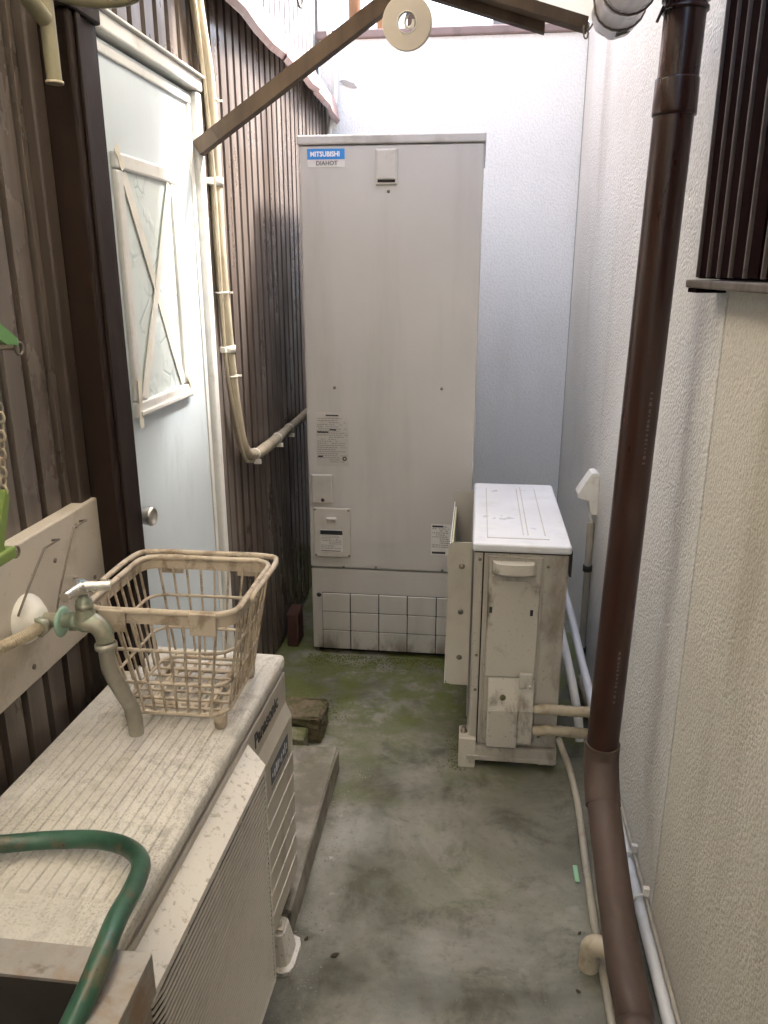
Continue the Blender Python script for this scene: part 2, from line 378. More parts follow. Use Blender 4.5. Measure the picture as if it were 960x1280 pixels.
corr(2.135, 3.898, .02, 2.13, XL, .0700, .022, .028, 'siding', .02)
corr(-9, 3.898, 2.21, 4.4, -.765, .0780, .024, .014, 'siding_up', 0)
obj('wall_core', MB().box(-.95, XL - .045, -9, 1.44, 0, 2.15).box(-.95, XL - .045, 2.13, 4.05, 0, 2.15).box(-.95, XL - .06, -9, 4.05, 2.15, 4.4).box(-.95, -.80, 1.44, 2.13, 0, 2.15), 'groove', H)
# eaves-high trim over the door between the two sheets
m = MB(); yy = 1.425
corr(1.425, 2.103, 1.872, 2.09, XL, .0700, .024, .014, 'siding', .03)
po = obj('corner_post', MB().box(XL - .03, -.652, 1.325, 1.42, 0, 2.08, .004).box(-.652, -.646, 1.345, 1.360, 0, 2.08, .002).box(XL - .03, -.655, 1.42, 1.432, 0, 2.08, .002), 'post', H)
obj('post_collar', MB().box(XL - .03, -.643, 1.319, 1.428, 1.80, 2.075, .004), 'post', po)
obj('edge_strip', MB().box(XL - .002, -.700, 1.285, 1.324, .02, 2.08, .004), 'post_side', H)
# board low on the wall
bd = obj('backing_board', MB().box(-.722, -.692, -.4, 1.362, .772, 1.008, .003), 'board', H)
for (yy, zz) in ((1.285, .865), (1.16, .945), (.93, .96), (1.24, .98), (1.06, .80)):
    obj('nail', MB().lathe([(0, .002), (.0045, .0015), (.0045, -.002), (0, -.002)], (-.6915, yy, zz), (1, 0, 0), 10), 'wire', bd)
# flashing : buckled pinkish metal strips
def flash(y0, y1, n, z0, dz, amp):
    m = MB(); vs = []; fs = []
    rr = random.Random(int(y0 * 100))
    for i in range(n + 1):
        t = i / n; yv = y0 + (y1 - y0) * t; wv = amp * (rr.random() - .5); w2 = amp * (rr.random() - .5)
        pts = [(-.760, 2.235 + z0 + dz * t), (-.735, 2.218 + z0 + dz * t), (-.675 + wv * .6, 2.165 + z0 + dz * t), (-.655 + wv, 2.085 + z0 + dz * t + w2), (-.666 + wv, 2.072 + z0 + dz * t + w2)]
        vs += [(a, yv, b) for a, b in pts] + [(a - .004, yv, b - .003) for a, b in pts]
    k = 10
    for i in range(n):
        a = i * k; b = a + k
        for j in range(4): fs += [[a + j, b + j, b + j + 1, a + j + 1], [a + 5 + j, a + 6 + j, b + 6 + j, b + 5 + j]]
        fs += [[a, a + 5, b + 5, b], [a + 4, b + 4, b + 9, a + 9]]
    e = n * k
    fs += [[0, 1, 2, 3, 4, 9, 8, 7, 6, 5], [e + j for j in (0, 5, 6, 7, 8, 9, 4, 3, 2, 1)]]
    m.add(vs, fs); return obj('flashing', m, 'flashing', H)
flash(1.0, 2.02, 5, -.012, 0, .010); flash(2.0, 2.88, 5, -.002, .012, .018); flash(2.86, 3.40, 4, .006, .0, .022); flash(3.39, 3.88, 4, -.002, -.01, .026)
# door
DR = obj('door', MB().box(-.765, XL, 1.445, 2.062, .10, 1.825, .003), 'door', H)
obj('door_frame', MB().box(-.77, -.700, 1.434, 2.104, 1.832, 1.862, .004).box(-.77, -.704, 2.066, 2.104, .08, 1.831, .006, 3).box(-.71, -.692, 1.434, 2.108, 1.8625, 1.868, .002), 'white_paint', DR)
obj('top_rail', MB().box(XL - .004, -.714, 1.46, 2.05, 1.797, 1.816, .003).box(XL - .004, -.716, 2.03, 2.052, .12, 1.796, .002), 'white_paint', DR)
fy0, fy1, fz0, fz1 = 1.580, 1.910, 1.108, 1.632
obj('window_rail', MB().box(XL - .003, -.7085, fy0, fy1, fz1 - .032, fz1, .005), 'white_paint', DR)
obj('window_rail', MB().box(XL - .003, -.7075, fy0, fy1, fz0, fz0 + .034, .004).box(-.7080, -.7035, fy0 + .01, fy1 - .01, fz0 + .004, fz0 + .014, .002), 'white_paint', DR)
obj('window_stile', MB().box(XL - .003, -.7090, fy0 + .001, fy0 + .034, fz0 + .0345, fz1 - .0325, .005), 'white_paint', DR)
obj('window_stile', MB().box(XL - .003, -.7090, fy1 - .040, fy1 - .001, fz0 + .0345, fz1 - .0325, .005), 'white_paint', DR)
obj('pane', MB().box(XL - .002, XL + .004, fy0 + .033, fy1 - .039, fz0 + .033, fz1 - .031), 'pane', DR)
def strip(a, b, wd, x, mat, nm='tape_strip', sag=.0):
    a = Vector(a); b = Vector(b); d = (b - a).normalized(); p = Vector((d.y * 0, -d.z, d.y)) if True else 0
    m = MB(); vs = []; fs = []; n = 10
    for i in range(n + 1):
        t = i / n; c = a.lerp(b, t); wv = wd * (1 + .12 * math.sin(t * 9)); xo = x + .0008 * math.sin(t * 7) - sag * math.sin(math.pi * t)
        vs += [(xo, c.y - p.y * wv / 2, c.z - p.z * wv / 2), (xo, c.y + p.y * wv / 2, c.z + p.z * wv / 2), (xo - .0012, c.y + p.y * wv / 2, c.z + p.z * wv / 2), (xo - .0012, c.y - p.y * wv / 2, c.z - p.z * wv / 2)]
    for i in range(n):
        for j in range(4): fs.append([i * 4 + j, i * 4 + (j + 1) % 4, i * 4 + 4 + (j + 1) % 4, i * 4 + 4 + j])
    m.add(vs, fs); return obj(nm, m, mat, DR)
strip((0, fy0 + .040, fz1 - .036), (0, fy1 - .046, fz0 + .038), .026, -.7125, 'tape')
strip((0, fy1 - .050, fz1 - .036), (0, fy0 + .044, fz0 + .038), .028, -.7105, 'tape')
strip((0, fy0 + .012, fz0 + .08), (0, fy0 + .006, fz0 - .02), .018, -.7060, 'tape_old')
strip((0, fy1 - .030, fz0 + .06), (0, fy1 + .004, fz0 + .005), .022, -.7060, 'tape_old')
strip((0, fy0 + .004, fz1 + .008), (0, fy0 + .030, fz1 - .030), .018, -.7070, 'tape_old')
obj('knob', MB().lathe([(0, 0), (.026, 0), (.026, .004), (.013, .007), (.011, .022), (.018, .034), (.021, .050), (.019, .056), (.016, .0565), (.015, .053), (0, .053)], (XL, 1.508, .915), (1, 0, 0), 24), 'chrome', DR)
# weather strip beside the door : worn sealant
obj('jamb_trim', MB().box(XL - .02, -.705, 2.1045, 2.136, .05, 2.08, .003), 'siding', H)

# ---- house on the right : render panels
XR = .432
HR = thing('neighbouring_house', 'rendered house wall with brown shutter and fine vertical joints', 'house', (XR, 1.5, 0))
HT = 3.15  # wall top is unseen; height set so sun reaches the upper left siding
obj('wall_panel', MB().box(XR, XR + .15, -9, 1.479, .0, HT, .003), 'stucco_near', HR)
obj('wall_panel', MB().box(XR, XR + .15, 1.484, 2.262, .0, HT, .002), 'stucco_right', HR)
obj('wall_panel', MB().box(XR, XR + .15, 2.2635, 3.8985, .0, HT, .002), 'stucco_right', HR)
obj('joint_filler', MB().box(XR + .005, XR + .02, 1.478, 1.485, .0, HT), 'joint', HR)
# shutter with ribs and sill
SH = obj('shutter', MB().box(.394, XR - .001, .55, 1.545, 1.396, 2.35, .002), 'shutter', HR)
yb = [1.529, 1.462, 1.402, 1.338, 1.266, 1.186, 1.11, 1.03, .95, .87, .79, .71, .63]
for q in yb:
    obj('rib', MB().box(.3865, .3945, q - .003, q + .003, 1.398, 2.348, .001), 'shutter_edge', SH)
    obj('slat', MB().box(.3905, .3945, q - .054, q - .008, 1.399, 2.347, .001), 'shutter', SH)
obj('sill', MB().box(.376, XR - .001, .52, 1.556, 1.380, 1.394, .003), 'sill', SH)
obj('bracket', MB().box(.380, XR - .001, 1.49, 1.550, 1.372, 1.3795, .001), 'shutter', SH)

# ---- wall closing the alley
BW = thing('garden_wall', 'white rendered wall closing the alley behind the tall tank', 'wall', (-.15, 3.95, 0))
obj('render_face', MB().box(-.748, XR + .15, 3.90, 4.05, 0, 2.39, .002), 'stucco_back', BW)
obj('coping', MB().box(-.76, XR - .0015, 3.882, 4.07, 2.3905, 2.425, .006), 'coping', BW)
obj('corner_sealant', MB().box(XR - .0035, XR - .0005, 3.8972, 3.8995, 0, 2.388), 'corner_line', BW)
m = MB(); pl = []
for i in range(14):
    a = 2 * math.pi * i / 14; rr = .85 + .3 * random.random(); pl.append((-.618 + .040 * rr * math.cos(a) , 3.8995, 2.212 + .013 * rr * math.sin(a) - .012 * math.cos(a)))
m.prism(pl, (0, -.004, 0)); obj('mortar_smear', m, 'stain', BW)

# ---- things beyond the wall : rough posts and boards
for i, (xa, wv, mt, lb, z1) in enumerate(((-.645, .05, 'orange_wood', 'reddish rough post standing behind the white wall beside the siding', 3.0), (-.52, .085, 'orange_wood', 'wide orange brown board behind the white wall near the paper ring', 2.95), (.02, .36, 'grey_board', 'grey board behind the white wall under the rafter', 2.75), (-.385, .07, 'timber_dark', 'narrow dark post behind the white wall next to the wide orange board', 3.0))):
    obj('rough_post', MB().box(xa, xa + wv, 4.10 + i * .05, 4.16 + i * .05, 0, z1, .008), mt, label=lb, cat='post', origin=(xa, 4.1, 0))
RB = obj('shed_roof_edge', MB().box(-.75, -.28, 4.09, 4.9, 3.0, 3.06, .005), 'timber_dark', label='dark plank roof edge resting on posts behind the white wall', cat='roof', origin=(-.6, 4.3, 3.0))

# ------------------------------------------------------------------ water heater tank
TX0, TX1, TY, TZ = -.590, .001, 2.686, 1.82
TK = thing('water_heater', 'tall grey electric water heater tank standing against the white wall', 'water heater', (-.295, 3.0, 0))
obj('body', MB().box(TX0, TX1, TY, 3.36, .352, 1.790, .007, 3), 'tank', TK)
obj('lid', MB().box(TX0 - .005, TX1 + .005, TY - .006, 3.366, 1.792, 1.82, .005), 'tank', TK)
obj('base_panel', MB().box(TX0 + .002, TX1 - .002, TY + .004, 3.35, .02, .347, .004), 'tank', TK)
obj('base_frame', MB().box(TX0 + .02, TX1 - .02, TY + .03, 3.33, 0, .02), 'seam', TK)
bp = obj('tile_field', MB().box(TX0 + .040, TX1 - .012, TY + .002, TY + .0045, .022, .252), 'seam', TK)
cw = (TX1 - .012 - TX0 - .040) / 5; chh = .230 / 3
t0 = None
for r in range(3):
    for c_ in range(5):
        xa = TX0 + .040 + c_ * cw; za = .022 + r * chh
        if t0 is None: t0 = obj('tile', MB().box(xa + .0016, xa + cw - .0016, TY - .003, TY + .0035, za + .0016, za + chh - .0016, .0016, 1), 'tank', TK)
        else: inst(t0, TK, (c_ * cw, 0, r * chh))
for (xx, zz) in ((-.487, 1.021), (-.116, 1.024), (-.300, 1.652), (-.465, .358), (-.345, .360), (-.10, .360)):
    obj('screw', MB().lathe([(0, .0025), (.004, .002), (.0055, 0), (.0055, -.002)], (xx, TY, zz), (0, -1, 0), 12), 'screw', TK)
obj('vent_plug', MB().lathe([(0, .002), (.008, .0015), (.0095, -.002)], (-.562, TY + .003, .240), (0, -1, 0), 14), 'ink', TK)
# logo sticker
LG = obj('logo_sticker', MB().box(-.561, -.440, TY - .0012, TY - .0002, 1.726, 1.780), 'paper', TK)
obj('logo_band', MB().box(-.561, -.440, TY - .0022, TY - .0013, 1.749, 1.780), 'blue', LG)
text('MITSUBISHI', .0205, 'white_ink', LG, (-.552, TY - .0026, 1.7575), (1, 0, 0), (0, 0, 1), .0004, .0006, .93)
text('DIAHOT', .0185, 'ink', LG, (-.534, TY - .0018, 1.7315), (1, 0, 0), (0, 0, 1), .0004, .0000, 1.0)
# hatch at the top
hp = obj('hatch', MB().box(-.341, -.271, TY - .008, TY, 1.672, 1.777, .003), 'tank_light', TK)
obj('hatch_cover', MB().box(-.336, -.276, TY - .012, TY - .0075, 1.688, 1.773, .002), 'tank_light', hp)
obj('hatch_slot', MB().box(-.334, -.278, TY - .0088, TY - .0075, 1.678, 1.686), 'seam', hp)
# printed instructions
def printing(parent, x0, x1, z0, z1, y, rows, rng, name='print'):
    a = MB(); b = MB(); zz = z1
    dz = (z1 - z0) / rows
    for i in range(rows):
        zz = z1 - i * dz; h = dz * .42; xs = x0 + (x1 - x0) * rng.choice((0, 0, .05, .4)); 
        L = (x1 - xs) * rng.uniform(.55, 1); xx = xs
        while xx < xs + L:
            wd = rng.uniform(.003, .011); (a if rng.random() < .05 else b).box(xx, min(xx + wd, x1), y - .0006, y, zz - h, zz); xx += wd + .0022
    return a, b
rg = random.Random(3)
NS = obj('notice_sticker', MB().box(-.556, -.440, TY - .0008, TY + .0, .742, .934), 'tank_light', TK)
a, b = printing(NS, -.552, -.446, .752, .915, TY - .001, 22, rg); obj('fine_print', b, 'inkgrey', NS); 
for q in ((-.520, -.475, .922, .9265), (-.552, -.512, .862, .867), (-.507, -.484, .871, .876), (-.551, -.533, .774, .779)):
    obj('heading_bar', MB().box(q[0], q[1], TY - .0018, TY - .0009, q[2], q[3]), 'ink', NS)
obj('round_mark', MB().lathe([(.004, .001), (.008, .001), (.008, 0)], (-.455, TY - .001, .770), (0, -1, 0), 14), 'ink', NS)
# small cover and breaker cover
sc = obj('small_cover', MB().box(-.577, -.499, TY - .010, TY, .604, .712, .005), 'tank_light', TK)
obj('latch', MB().lathe([(0, .003), (.006, .003), (.007, 0)], (-.536, TY - .010, .617), (0, -1, 0), 14), 'ink', sc)
bc = obj('breaker_cover', MB().box(-.573, -.436, TY - .009, TY, .398, .587, .004), 'tank_light', TK)
obj('grip', MB().box(-.524, -.486, TY - .020, TY - .0085, .541, .553, .004), 'tank_light', bc)
for (xx, zz) in ((-.566, .580), (-.443, .580), (-.566, .405), (-.443, .405)):
    obj('screw', MB().lathe([(0, .002), (.0035, .0015), (.0045, 0)], (xx, TY - .009, zz), (0, -1, 0), 10), 'screw', bc)
st = obj('breaker_sticker', MB().box(-.548, -.466, TY - .0100, TY - .0091, .420, .506), 'paper', bc)
for q in ((-.548, -.466, .486, .502), (-.546, -.474, .422, .4245)):
    obj('heading_bar', MB().box(q[0], q[1], TY - .0110, TY - .0101, q[2], q[3]), 'ink', bc)
a, b = printing(bc, -.546, -.470, .428, .482, TY - .0102, 9, rg); obj('fine_print', b, 'inkgrey', bc)
ws = obj('warning_sticker', MB().box(-.143, -.066, TY - .0008, TY, .420, .538), 'paper', TK)
a, b = printing(ws, -.139, -.07, .445, .53, TY - .001, 11, rg); obj('fine_print', b, 'inkgrey', ws)
for q in ((-.139, -.09, .425, .433), (-.139, -.10, .526, .533)):
    obj('heading_bar', MB().box(q[0], q[1], TY - .0018, TY - .0009, q[2], q[3]), 'ink', ws)
obj('brick', MB().box(-.700, -.655, 2.72, 2.82, 0, .14, .006), 'terracotta', label='reddish brick upright in the dark gap beside the tank', cat='brick', origin=(-.675, 2.71, 0))

# ------------------------------------------------------------------ left air conditioner unit (dirty cream)
# local frame: origin at far front bottom corner, +y along the unit, x to the alley
AC = thing('air_conditioner', 'dirty cream outdoor unit with ribbed top and slatted grille beside the green hose', 'air conditioner', (-.376, 1.431, 0), R_(-1.86))
L0, D0 = -.775, -.302
BZ, TZ2 = .088, .655
obj('casing', MB().box(D0, -.004, L0, -.002, BZ, .618, .004), 'ac_body', AC, local=True)
# top panel: skirt plus ridged plate
m = MB().box(D0 - .004, .002, L0 - .003, .002, .6205, .6505, .010, 3)
obj('top_panel', m, 'ac_top', AC, local=True)
pr = D0 + .018
m = MB()
for i in range(15):
    xa = D0 + .018 + i * .0174; zt = .6530
    vs = [(xa, L0 + .09, .6495), (xa + .0155, L0 + .09, .6495), (xa + .0135, L0 + .096, zt), (xa + .002, L0 + .096, zt), (xa, -.05, .6495), (xa + .0155, -.05, .6495), (xa + .0135, -.056, zt), (xa + .002, -.056, zt)]
    obj('ridge', MB().add(vs, [[3, 2, 6, 7], [0, 1, 2, 3], [5, 4, 7, 6], [1, 5, 6, 2], [4, 0, 3, 7], [0, 4, 5, 1]]), 'ac_top', AC, local=True)
# front panels
obj('front_panel', MB().box(-.004, .001, L0 + .004, -.003, .100, .612, .002), 'ac_body', AC, local=True)
vs = [(.0, -.252, .118), (.0, -.006, .118), (.0, -.006, .545), (.0, -.252, .545), (.013, -.250, .118), (.013, -.008, .118), (.013, -.008, .516), (.013, -.250, .516)]
lp = obj('lower_panel', MB().add(vs, [[0, 3, 2, 1], [4, 5, 6, 7], [3, 7, 6, 2], [0, 1, 5, 4], [1, 2, 6, 5], [0, 4, 7, 3]]), 'ac_body', AC, local=True)
for i in range(6):
    obj('relief_line', MB().box(.0128, .0146, -.246, -.010, .425 - i * .052, .4285 - i * .052, .0006, 1), 'ac_grille', AC, local=True)
text('Panasonic', .042, 'ink', AC, (.0012, -.215, .566), (0, 1, 0), (0, 0, 1), .0006, .0008, .93, local=True)
bg_ = obj('badge', MB().box(.0132, .0142, -.165, -.045, .452, .492, .0004, 1), 'navy', AC, local=True)
bl = MB(); rg2 = random.Random(8)
for i in range(9):
    q = -.160 + i * .0125; bl.box(.0143, .0147, q, q + rg2.uniform(.004, .009), .460 + rg2.uniform(0, .008), .474 + rg2.uniform(0, .012))
WLOC[bg_.name] = Vector((0, 0, 0)); obj('badge_print', bl, 'white_ink', bg_, local=True)
bl = MB()
for i in range(14):
    q = -.165 + i * .009; bl.box(.0132, .0137, q, q + rg2.uniform(.003, .007), .440, .446)
obj('small_print', bl, 'inkgrey', AC, local=True)
# grille
gy0, gy1, gz0, gz1 = L0 + .035, -.275, .105, .600
GR = obj('grille', MB().add([(.001, gy0 - .01, gz1), (.001, gy1 + .025, gz1), (.040, gy1, gz1 - .022), (.040, gy0, gz1 - .022), (.040, gy1, gz1 - .034), (.040, gy0, gz1 - .034), (.001, gy1 + .025, gz1 - .036), (.001, gy0 - .01, gz1 - .036)],
    [[0, 1, 2, 3], [3, 2, 4, 5], [1, 6, 4, 2], [0, 3, 5, 7], [5, 4, 6, 7], [0, 7, 6, 1]]), 'ac_grille', AC, local=True)
WLOC[GR.name] = Vector((0, 0, 0))
obj('grille_rail', MB().add([(.001, gy1 + .025, gz0), (.001, gy1 + .025, gz1 - .037), (.040, gy1, gz1 - .035), (.040, gy1, gz0), (.040, gy1 - .008, gz1 - .035), (.040, gy1 - .008, gz0), (.001, gy1 + .012, gz0), (.001, gy1 + .012, gz1 - .037)],
    [[0, 1, 2, 3], [3, 2, 4, 5], [5, 4, 7, 6], [1, 7, 4, 2], [0, 3, 5, 6], [0, 6, 7, 1]]), 'ac_grille', GR, local=True)
obj('grille_rail', MB().box(.001, .040, gy0, gy1, gz0 - .012, gz0, .003), 'ac_grille', GR, local=True)
ns_ = 42; s0 = None; sp = (gz1 - .042 - gz0) / ns_
for i in range(ns_):
    if s0 is None:
        path = [(.006, gy0 - .012, gz0 + .006), (.022, gy0 - .006, gz0 + .006), (.034, gy0 + .008, gz0 + .006), (.0375, gy0 + .03, gz0 + .006), (.0375, gy1 - .006, gz0 + .006)]
        s0 = obj('slat', MB().tube(path, .0022, 6), 'ac_slat', GR, local=True)
    else: inst(s0, GR, (0, 0, i * sp))
for q in (-.62, -.50, -.39):
    obj('support_bar', MB().box(.026, .033, q - .002, q + .002, gz0, gz1 - .04), 'ac_grille', GR, local=True)
obj('fan_shade_sheet', MB().box(.0012, .0030, gy0 - .004, gy1 + .008, gz0 + .002, gz1 - .038), 'cavity', AC, local=True)  # dark sheet painting the shade behind the slats, laid on the closed casing
m = MB()
for k in range(3):
    a0 = k * 2.094; vs = []; fs = []
    for i in range(9):
        t = i / 8; a = a0 + t * 1.3; r0 = .05; r1 = .19 - .03 * t
        for r in (r0, r1): vs.append((.004 + .012 * (1 - t), (gy0 + gy1) / 2 + r * math.cos(a), .345 + r * math.sin(a)))
    for i in range(8): fs.append([i * 2, i * 2 + 1, i * 2 + 3, i * 2 + 2])
    m.add(vs + [(v[0] - .0015, v[1], v[2]) for v in vs], fs + [[j + 18 for j in q[::-1]] for q in fs])
m.lathe([(0, .022), (.04, .02), (.05, .003)], (0, (gy0 + gy1) / 2, .345), (1, 0, 0), 20)
obj('fan', m, 'fan', AC, local=True)
# feet : flared plastic blocks
for q in (-.135, -.64):
    vs = []; zz = [(0, .062, .052), (.010, .062, .052), (.012, .050, .040), (.072, .036, .029), (.080, .034, .027)]
    cx, cy = -.005, q
    m = MB(); k = 12; ring = []
    for (h, a, b) in zz:
        for j in range(k):
            an = 2 * math.pi * (j + .5) / k; cxx = math.copysign(abs(math.cos(an)) ** .45, math.cos(an)); syy = math.copysign(abs(math.sin(an)) ** .45, math.sin(an))
            vs.append((cx + a * .78 * cxx, cy + b * syy, h))
    fs = [[i * k + j, i * k + (j + 1) % k, (i + 1) * k + (j + 1) % k, (i + 1) * k + j] for i in range(len(zz) - 1) for j in range(k)] + [[(len(zz) - 1) * k + j for j in range(k)], list(range(k))[::-1]]
    ft = obj('foot', m.add(vs, fs), 'ac_grille', AC, local=True); WLOC[ft.name] = Vector((0, 0, 0))
    obj('bolt_plate', MB().box(cx - .016, cx + .018, cy - .014, cy + .014, .0802, .0835, .001), 'screw', ft, local=True)
    obj('bolt', MB().lathe([(0, .014), (.006, .014), (.006, .004), (.009, .003), (.009, 0)], (cx + .012, cy, .0835), (0, 0, 1), 8), 'chrome', ft, local=True)
obj('mounting_leg', MB().box(-.29, .018, -.152, -.118, .0838, .0878), 'ac_body', AC, local=True)
obj('mounting_leg', MB().box(-.29, .018, -.657, -.623, .0838, .0878), 'ac_body', AC, local=True)
for q in (-.135, -.64):
    obj('rear_foot', MB().box(-.285, -.235, q - .04, q + .04, 0, .0836, .006), 'ac_grille', AC, local=True)

# ------------------------------------------------------------------ small outdoor unit at the right (side towards us)
def rr_line(x0, x1, z0, z1, y, r=.02, n=5):
    pts = []
    for (cx, cz, a0) in ((x1 - r, z0 + r, -90), (x1 - r, z1 - r, 0), (x0 + r, z1 - r, 90), (x0 + r, z0 + r, 180)):
        for i in range(n + 1):
            a = R_(a0 + 90 * i / n); pts.append((cx + r * math.cos(a), y, cz + r * math.sin(a)))
    return pts
UN = thing('air_conditioner', 'small outdoor unit with white top, stained side and wind guard near the tank', 'air conditioner', (.14, 2.3, 0))
ux0, ux1, uy0, uy1 = .012, .266, 2.03, 2.66
obj('casing', MB().box(ux0, ux1, uy0, uy1, .075, .676, .005), 'unit_side', UN)
m = MB().box(ux0 - .006, ux1 + .006, uy0 - .007, uy1 + .005, .678, .702, .007, 3)
tpn = obj('top_panel', m, 'unit_top', UN)
obj('top_relief', MB().box(.045, .215, 2.075, 2.079, .7015, .7030).box(.145, .1475, 2.11, 2.60, .7015, .7028).box(.158, .1605, 2.11, 2.62, .7015, .7028).box(.205, .2075, 2.11, 2.60, .7015, .7028).box(.045, .0475, 2.085, 2.60, .7015, .7028), 'guard', tpn)
obj('base_pan', MB().box(ux0 - .004, ux1 + .004, uy0 - .012, uy1, .030, .073, .004).box(ux0 - .004, ux1 + .004, uy0 - .018, uy0 - .0115, .030, .045, .002), 'unit_side', UN)
for (xx, yy) in ((-.015, 2.015), (-.015, 2.56), (.22, 2.05), (.22, 2.56)):
    obj('foot', MB().box(xx, xx + .05, yy, yy + .07, 0, .0298 if xx > 0 else .10, .004), 'unit_plast', UN)
obj('foot_bolt', MB().lathe([(0, .014), (.007, .014), (.007, .004), (.011, .003), (.011, 0)], (-.001, 2.05, .100), (0, 0, 1), 8), 'screw', UN)
obj('side_rail', MB().box(.018, .035, uy0 - .004, uy0, .082, .672, .0015), 'unit_side', UN)
obj('side_rail', MB().box(.0395, .047, uy0 - .003, uy0, .082, .672, .001), 'unit_side', UN)
obj('seam', MB().box(.0355, .0388, uy0 - .0008, uy0, .080, .674), 'seam', UN)
obj('seam', MB().box(ux0, ux1, uy0 - .0012, uy0, .6745, .6778), 'seam', UN)
obj('panel_line', MB().tube(rr_line(.050, .200, .082, .668, uy0 - .0005), .0022, 6, True), 'unit_side', UN)
sv = obj('service_panel', MB().box(.052, .194, uy0 - .006, uy0 + .001, .302, .662, .003), 'unit_plast', UN)
obj('panel_rim', MB().box(.048, .0515, uy0 - .009, uy0, .30, .667, .001).box(.1945, .198, uy0 - .009, uy0, .30, .667, .001).box(.0518, .1942, uy0 - .009, uy0, .6635, .667, .001), 'unit_side', sv)
# handle : cupped grip
m = MB(); vs = []; fs = []; n = 12
for i in range(n + 1):
    t = i / n; xx = .060 + .122 * t; e = math.sin(math.pi * min(1, max(0, (t * 1.0)))) ** .35
    vs += [(xx, uy0 - .006, .655), (xx, uy0 - .006 - .022 * e, .650), (xx, uy0 - .006 - .026 * e, .622), (xx, uy0 - .006, .612 + .004 * (1 - e))]
for i in range(n):
    for j in range(3): fs.append([i * 4 + j, i * 4 + 4 + j, i * 4 + 5 + j, i * 4 + 1 + j])
    fs.append([i * 4 + 3, i * 4 + 7, i * 4 + 4, i * 4])
fs += [[0, 1, 2, 3], [n * 4 + 3, n * 4 + 2, n * 4 + 1, n * 4]]
obj('handle', m.add(vs, fs), 'unit_plast', sv)
obj('handle_recess', MB().box(.062, .180, uy0 - .0075, uy0 - .0058, .596, .609, .001), 'unit_side', sv)
obj('clip_slot', MB().box(.058, .066, uy0 - .0085, uy0 - .005, .500, .517).box(.170, .178, uy0 - .0085, uy0 - .005, .496, .513), 'cavity', sv)
vs = [(.064, uy0 - .004, .092), (.192, uy0 - .004, .102), (.192, uy0 - .004, .300), (.064, uy0 - .004, .300), (.064, uy0 - .040, .092), (.150, uy0 - .040, .092), (.192, uy0 - .034, .102), (.192, uy0 - .034, .215), (.064, uy0 - .040, .215), (.064, uy0 - .012, .300), (.192, uy0 - .012, .300)]
vc = obj('valve_cover', MB().box(.064, .150, uy0 - .040, uy0 - .003, .092, .214, .003).box(.1502, .192, uy0 - .036, uy0 - .003, .106, .214, .003).prism([(.064, uy0 - .003, .2145), (.064, uy0 - .038, .2145), (.064, uy0 - .010, .300), (.064, uy0 - .003, .300)], (.128, 0, 0)), 'unit_plast', UN)
obj('valve_cap', MB().box(.150, .186, uy0 - .034, uy0 - .020, .282, .328, .003).lathe([(0, .004), (.006, .003), (.006, 0)], (.180, uy0 - .034, .290), (0, -1, 0), 10), 'unit_plast', UN)
obj('rust_hole', MB().lathe([(0, .0012), (.007, .001), (.009, 0)], (.106, uy0 - .0275, .248), (0, -.94, .33), 9), 'stump', vc)
for zz, cz in ((.208, .20), (.140, .128)):
    wpts = [(.194, uy0 - .018, zz), (.235, uy0 - .014, zz + .004), (.30, uy0 - .005, zz - .004), (.360, uy0 + .02, cz - .01), (.395, uy0 + .07, cz - .05), (.405, uy0 + .2, .05), (.405, uy0 + .5, .04)]
    dense = []; nn_ = len(wpts) - 1
    for q in range(nn_ * 10 + 1):
        t = q / 10; k_ = min(nn_ - 1, int(t)); dense.append(Vector(wpts[k_]).lerp(Vector(wpts[k_ + 1]), t - k_))
    obj('wrapped_pipe', MB().tube(dense, [.0150 + (.0008 if q % 3 else -.0007) for q in range(len(dense))], 14), 'wrap', UN)
obj('valve_stub', MB().tube([(.180, uy0 - .018, .208), (.200, uy0 - .018, .208)], .009, 10).tube([(.180, uy0 - .018, .140), (.200, uy0 - .018, .140)], .008, 10), 'brass', UN)
# wind guard on the fan side
gp = [(.006, 2.085, .235), (.006, 2.085, .682)] + [(-.042 + .020 * math.cos(R_(90 + 15 * i)), 2.085, .662 + .020 * math.sin(R_(90 + 15 * i))) for i in range(7)] + [(-.042 + .020 * math.cos(R_(180 + 15 * i)), 2.085, .255 + .020 * math.sin(R_(180 + 15 * i))) for i in range(7)]
GD = obj('wind_guard', MB().prism(gp, (0, .003, 0)), 'guard', UN)
obj('guard_end', MB().box(-.062, .006, 2.560, 2.563, .235, .70, .001), 'guard', GD)
vs = [(-.062, 2.089, .235), (-.062, 2.559, .235), (-.056, 2.559, .662), (-.056, 2.089, .662)]
obj('guard_front', MB().prism(vs, (-.0025, 0, 0)), 'unit_top', GD)
obj('guard_lining', MB().box(-.054, -.050, 2.12, 2.52, .42, .655), 'foam', GD)
obj('guard_bottom', MB().box(-.060, .006, 2.09, 2.558, .235, .238), 'guard', GD)
obj('coil_face', MB().box(.004, .0115, 2.10, 2.55, .12, .665), 'inkgrey', UN)
for zz in (.610, .470, .325):
    obj('guard_screw', MB().lathe([(0, .002), (.007, .0015), (.0085, 0)], (-.022, 2.085, zz), (0, -1, 0), 12), 'screw', GD)
for (xx, zz) in ((.027, .655), (.027, .365), (.027, .255), (.212, .640), (.240, .125), (.215, .110)):
    obj('panel_screw', MB().lathe([(0, .0022), (.0035, .0018), (.0048, 0)], (xx, uy0 - (.004 if xx < .04 else 0), zz), (0, -1, 0), 10), 'screw', UN)
obj('handle_black', MB().box(ux1 + .0065, ux1 + .013, 2.06, 2.14, .60, .675, .002), 'black_rubber', UN)

